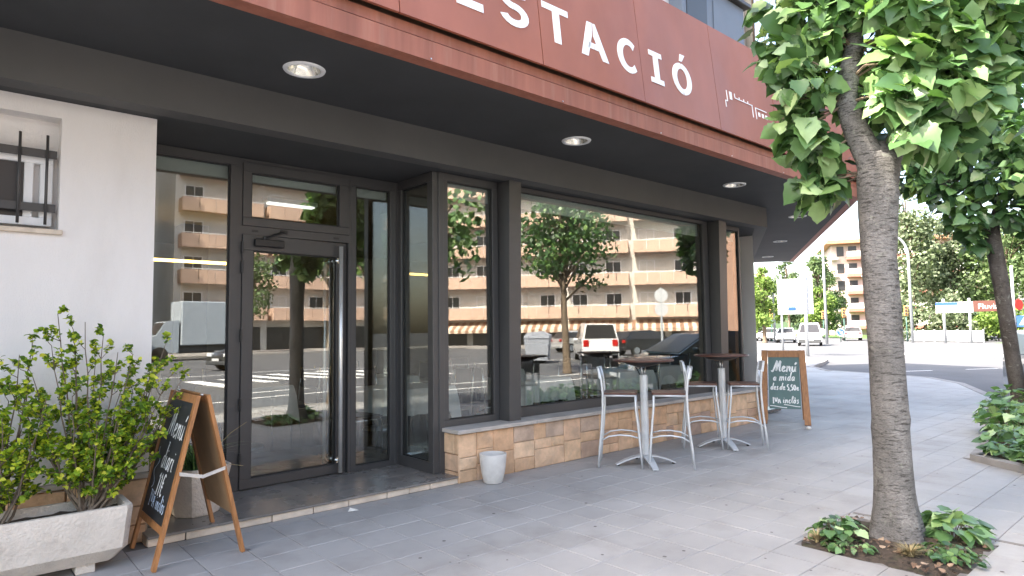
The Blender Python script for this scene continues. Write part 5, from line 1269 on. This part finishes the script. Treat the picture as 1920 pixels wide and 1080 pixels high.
FT = [((60.9, 31.4, RZ), 7.6, 2.0, 'light green young tree just right of the corner pillar', 'leaf_lime', 'oval'), ((69, 35.4, RZ), 8.0, 2.2, 'light green tree behind the slim street lamp', 'leaf_lime', 'oval'), ((90.4, 42.9, RZ), 11.6, 2.6, 'tree rising behind the stacked direction boards', 'leaf_far', 'oval'),
      ((91.9, 39.4, RZ), 12.4, 3.6, 'tall conical green tree above the white delivery van', 'leaf_far', 'cone'), ((104, 43.2, RZ), 12.0, 3.0, 'rounded dark tree between conical tree and flats', 'leaf_far', 'oval'), ((86, 36.6, RZ), 6.8, 2.2, 'low bright tree left of the red-striped flats', 'leaf_lime', 'oval'),
      ((76.8, 23.2, RZ), 17.5, 4.2, 'tall silvery willow immediately right of the near trunk', 'leaf_silver', 'oval'), ((85.8, 23.6, RZ), 15.0, 4.4, 'silvery willow behind the curved street lamp', 'leaf_silver', 'oval'), ((81.3, 20.6, RZ), 13.8, 4.2, 'silvery bushy tree above the brown sign', 'leaf_silver', 'oval'), ((90, 18.4, RZ), 15.0, 5.0, 'green bushy tree behind the brown sign', 'leaf_far', 'oval'),
      ((80, 15.4, RZ), 12.5, 4.6, 'green tree behind the second street tree trunk', 'leaf_far', 'oval'), ((86, 11.5, RZ), 15.0, 5.5, 'green tree at the right edge beyond the road', 'leaf_far', 'oval'), ((92, 6, RZ), 15.0, 5.5, 'green tree beyond the right edge of the photo', 'leaf_far', 'oval'), ((131, 50.0, RZ), 18, 3.2, 'far pale tree rising behind the red-striped flats', 'leaf_silver', 'oval'),
      ((72.5, 21.6, RZ), 5.2, 2.6, 'low green bushes behind the pale railing', 'leaf_silver', 'bush'), ((71, 17.8, RZ), 5.4, 2.8, 'bushes behind the right end of the railing', 'leaf_silver', 'bush'), ((72, 14.8, RZ), 3.0, 2.8, 'bright green hedge behind the brown sign', 'leaf_lime', 'bush'), ((71, 10.8, RZ), 3.2, 3.0, 'bright green hedge at the right edge', 'leaf_lime', 'bush')]
for i, (loc, h_, rx, lb, lm, sh) in enumerate(FT):
    far_tree(loc, h_, rx, lb, lm, 300+i, 5200 if h_ > 11 else 3200, .46 if h_ > 12 else .36, .10 if sh != 'oval' else .16, shape=sh, name='bush' if sh == 'bush' else 'broad_tree', trunk_r=.05 if sh == 'bush' else .22)
# --- flats with red balcony stripes
t = thing('striped_flats', 'pale five-storey flats with red balcony stripes far down the road', 'building', (118.9, 43.3, RZ), math.atan2(-.88, .47))
m = M(); m.box(-4.5, 0, 0, 15, 14, 15.8); m.obj('wall', 'brick_pink', t)
m = M(); m.box(-5.6, -1.8, 15.82, 15.6, 15, 16.1, .03); m.prism([(-5.2, -1.4, 16.11), (15.4, -1.4, 16.11), (15.4, 14.6, 16.11), (-5.2, 14.6, 16.11)], (0, 0, .4)); m.obj('roof', 'roof_tile', t)
for f in range(5):
    z = 1.0+3.0*f
    m = M(); m.box(-2.3, -1.5, z, 14.6, -.001, z+.55, .02); m.obj('balcony_stripe', 'stripe_red', t)
    m = M(); m.box(-2.25, -1.45, z+.552, 14.5, -1.38, z+1.45, .02); m.obj('balcony_front', 'facade_cream', t)
    m = M(); m.box(-5.3, -.9, z+.1, -3.6, -.001, z+.45, .02); m.obj('small_balcony', 'facade_cream', t)
    for (a, b_) in ((-3.7, -2.6), (-1.9, -.6), (1.4, 3.0), (5, 6.6), (9.5, 11)):
        m = M(); m.box(a, -.05, z+.75, b_, -.002, z+2.45, .01); o = m.obj('window', 'shutter' if a > 1 else 'shop_dark', t)
m = M()
# distant wooded hill
m = M(); n = 40; rows = []
for j in range(4):
    for i in range(n+1):
        a = lerp(R(-12), R(70), i/n); d = 330+60*j; hh = [0, 9, 16, 0][j]*(1+.4*math.sin(i*.5)+.3*math.sin(i*1.3+1)); m.v.append((d*math.cos(a), d*math.sin(a), RZ+hh))
for j in range(3):
    for i in range(n): m.f.append((j*(n+1)+i, j*(n+1)+i+1, (j+1)*(n+1)+i+1, (j+1)*(n+1)+i)); m.r.append(None)
struct(m.obj('hill', 'leaf_far', smooth=True))
# ================================================================ THE OTHER SIDE OF THE STREET (mirrored in the glass)
random.seed(61)
def apartment(c, dirv, Lw, floors, z1, fh, label, wall_m='facade_cream', bal=True, shopm='shop_dark', awn=False, corner=True):
    """c: right-hand front corner seen from the street; dirv: direction along the facade; the facade looks to the left of dirv"""
    d = Vector((*dirv, 0)).normalized(); rz = math.atan2(d.y, d.x)
    t = thing('apartment_block', label, 'building', (*c, RZ-.6), rz, 'apartment blocks across the street')
    H_ = z1+fh*floors+1.2
    m = M(); m.box(0, -12, 0, Lw, 0, H_); m.obj('wall', wall_m, t)
    m = M(); m.box(-.5, -12.4, H_+.002, Lw+.5, .9, H_+.3, .03); m.obj('roof_slab', 'roof_tile', t)
    nb = max(1, int(Lw/6.2)); bw = Lw/nb
    for f in range(floors):
        z = z1+fh*f
        for b_ in range(nb):
            x0, x1 = b_*bw+.25, (b_+1)*bw-.25
            if bal:
                m = M(); m.box(x0, .001, z, x1, 1.35, z+.16, .02); o = m.obj('balcony', 'balcony_tan', t)
                k = 5
                for q in range(k):
                    a, e = lerp(x0, x1, q/k), lerp(x0, x1, (q+1)/k); m = M(); m.box(a+.03, 1.27, z-.12, e-.03, 1.36, z+.98, .01); m.obj('balcony_panel', 'balcony_tan', o)
                for xx in (x0, x1-.07): m = M(); m.box(xx, .03, z-.12, xx+.07, 1.262, z+.98, .01); m.obj('balcony_panel', 'balcony_tan', o)
                m = M(); m.tube([(x0, 1.31, z+1.06), (x1, 1.31, z+1.06)], .03, 6); m.obj('hand_rail', 'white_trim', o)
            for (a, e, mt) in ((x0+.4, x0+1.9, random.choice(('shutter', 'shop_dark'))), (x1-2.2, x1-.7, random.choice(('shutter', 'shop_dark', 'shop_dark')))):
                m = M(); m.box(a, .001, z+.25, e, .05, z+2.2, .01); w_ = m.obj('window', 'white_trim', t)
                m = M(); m.box(a+.1, .051, z+.33, (a+e)/2-.03, .06, z+2.12); m.box((a+e)/2+.03, .051, z+.33, e-.1, .06, z+2.12); m.obj('pane', mt, w_)
    for b_ in range(nb*2):
        x0 = b_*bw/2+.3; m = M(); m.box(x0, .001, .1, x0+bw/2-.6, .05, z1-.7, .01); m.obj('shop_front', shopm, t)
    if awn:
        n = int(Lw/.35)
        for i in range(n):
            a, e = Lw*i/n, Lw*(i+1)/n; m = M(); m.prism([(a, .06, z1-.35), (e, .06, z1-.35), (e, 2.0, z1-1.15), (a, 2.0, z1-1.15)], (0, 0, .03)); m.obj('awning_stripe', ('awning_cream', 'awning_brown')[i % 2], t)
            m = M(); m.prism([(a, 2.0, z1-1.40), (e, 2.0, z1-1.40), (e, 2.01, z1-1.13), (a, 2.01, z1-1.13)], (0, .02, 0)); m.obj('awning_stripe', ('awning_cream', 'awning_brown')[i % 2], t)
    return t
apartment((36.5, -42.0), (.60, .80), 25, 5, 3.3, 2.95, 'cream apartment block with tan balconies and striped awning across the square', awn=True)
apartment((13.5, -44.5), (1, .03), 20.5, 6, 3.4, 2.9, 'apartment block with tan balconies opposite the door')
apartment((-7.5, -40.0), (1, -.12), 18, 6, 3.4, 2.9, 'grey apartment block opposite the left window', 'facade_grey')
apartment((57, -20), (.85, .5), 26, 5, 3.6, 3.0, 'cream block beyond the corner across the street', 'facade_pink', bal=False)
t = thing('townhouse', 'beige townhouse with tall windows set between the blocks', 'building', (33.2, -43.3, RZ), .15)
m = M(); m.box(0, -9, 0, 6, .6, 15); m.obj('wall', 'stone_beige', t)
for f in range(4):
    for x in (.8, 3.6):
        m = M(); m.box(x, .601, 2.9+3.1*f, x+1.2, .66, 5.2+3.1*f, .01); w_ = m.obj('window', 'white_trim', t); m = M(); m.box(x+.12, .661, 3.0+3.1*f, x+1.08, .67, 5.1+3.1*f); m.obj('pane', 'shop_dark', w_)
# far pavement
m = M(); m.box(-40, -41.5, RZ-.01, 36, -33.5, .0); struct(m.obj('far_pavement', 'curb_stone'))
m = M(); m.prism([(36.4, -41.5, RZ-.01), (37.0, -44, RZ-.01), (54, -21.5, RZ-.01), (45, -16, RZ-.01), (33, -33, RZ-.01), (36.4, -33.6, RZ-.01)], (0, 0, .13)); struct(m.obj('far_corner_pavement', 'curb_stone'))
# vehicles over there
car((24.2, -11.0, RZ), math.atan2(-.75, .66), 'car_white', 'small white van seen from behind in the window reflection', 'van', 'vehicles across the street')
car((13.9, 1.5, RZ), math.atan2(-.39, -.92), 'car_blue', 'dark blue car parked at the kerb, mirrored in the big window', 'estate', 'vehicles across the street')
car((31, -13.0, RZ), .3, 'car_black', 'black car parked across the street', 'hatch', 'vehicles across the street')
car((10.4, -17.0, RZ), 2.9, 'car_black', 'dark car crossing, mirrored in the glass door', 'hatch', 'vehicles across the street')
car((33, -20.0, RZ), .3, 'car_silver', 'silver car waiting across the square', 'hatch', 'vehicles across the street')
t = thing('box_truck', 'grey box truck mirrored in the left window', 'truck', (11.5, -30.5, RZ), R(178))
m = M(); m.box(-3.6, -1.1, .9, 1.2, 1.1, 3.5, .05); m.obj('cargo_box', 'truck_grey', t)
m = M(); m.prism([(1.3, -1, .5), (3.2, -1, .5), (3.2, -1, 1.3), (2.5, -1, 1.5), (2.0, -1, 2.3), (1.3, -1, 2.35)], (0, 2, 0)); m.obj('cab', 'truck_grey', t)
m = M(); m.poly([(2.03, -.85, 2.22), (2.49, -.85, 1.56), (2.49, .85, 1.56), (2.03, .85, 2.22)]); m.v = [(x+.03, y, z+.02) for x, y, z in m.v]; m.obj('windscreen', 'shop_dark', t)
m = M(); m.box(-3.6, -.8, .55, 3.1, .8, .88); m.obj('chassis', 'car_trim', t)
for x in (-2.4, 2.3):
    for s in (-1, 1): m = M(); m.tube([(x, s*.75, .42), (x, s*1.05, .42)], .42, 18); m.obj('wheel', 'tyre', t)
def bin_(c, rz, mt, label):
    t = thing('waste_container', label, 'waste bin', (*c, RZ), rz, 'waste containers'); m = M(); m.prism([(-.85, -.5, .15), (.85, -.5, .15), (.95, -.6, 1.15), (-.95, -.6, 1.15)][:2]+[(.85, .5, .15), (-.85, .5, .15)], (0, 0, .01))
    m = M(); b_ = [(-.8, -.48, .15), (.8, -.48, .15), (.8, .48, .15), (-.8, .48, .15), (-.95, -.58, 1.15), (.95, -.58, 1.15), (.95, .58, 1.15), (-.95, .58, 1.15)]; m.v = b_; m.f = [(3, 2, 1, 0), (4, 5, 6, 7), (0, 1, 5, 4), (1, 2, 6, 5), (2, 3, 7, 6), (3, 0, 4, 7)]; m.r = [None]*6; m.obj('bin_body', mt, t)
    m = M(); m.prism([(-.98, -.6, 1.16), (-.98, .6, 1.16), (-.98, .45, 1.42), (-.98, -.2, 1.48), (-.98, -.6, 1.30)], (1.96, 0, 0)); m.obj('bin_lid', mt, t)
    m = M(); m.box(-.25, -.565, .65, .25, -.545, 1.0); m.obj('bin_sticker', 'sign_white', t)
    for s in (-1, 1): m = M(); m.tube([(s*.6, -.3, .08), (s*.6, .3, .08)], .08, 8); m.obj('wheel', 'tyre', t)
bin_((20.9, -11.6), math.atan2(-.66, .75)+math.pi, 'bin_grey', 'pale grey waste container mirrored in the big window')
bin_((7.5, -29), 0, 'bin_green', 'green waste container beside the truck')
# street trees and posts across the road
far_tree((6.6, -.05, 0), 4.8, 1.5, 'kerb tree behind the viewer mirrored in the door', 'leaf', 501, 1500, .2, .52, trunk_r=.14, group='trees across the street', name='kerb_tree')
far_tree((18.5, 2.2, RZ), 5.8, 1.9, 'kerb tree mirrored in the big window', 'leaf_dark', 502, 2600, .2, .42, trunk_r=.13, group='trees across the street', name='kerb_tree') if False else None
far_tree((16.6, -5.6, RZ), 7.2, 2.0, 'dark stand-in tree added to be mirrored in the left of the big window', 'leaf_dark', 503, 3800, .22, .42, trunk_r=.15, group='trees across the street', name='kerb_tree')  # invented tree out of view, added only for its reflection in the glass
far_tree((22, -36, RZ), 8, 2.6, 'tree in front of the opposite blocks', 'leaf_far', 504, 2200, .3, .35, group='trees across the street', name='kerb_tree')
far_tree((2, -33, RZ), 9, 3.0, 'tree opposite the left window', 'leaf_far', 505, 2200, .3, .35, group='trees across the street', name='kerb_tree')
t = thing('sign_post', 'post with two round signs mirrored in the big window', 'road sign', (27, -9.0, RZ), .7)
m = M(); m.tube([(0, 0, 0), (0, 0, 3.6)], .06, 8); m.obj('post', 'post_white', t)
for z in (3.2, 2.5): m = M(); m.lathe([(0, 0), (.34, 0), (.34, .03), (0, .03)], n=20); o = m.obj('disc', 'sign_white', t); o.rotation_euler = (math.pi/2, 0, 0); o.location = (0, .05, z)
lamp((14, -31), 0, 8, 1.5, 'street lamp across the square mirrored in the door')
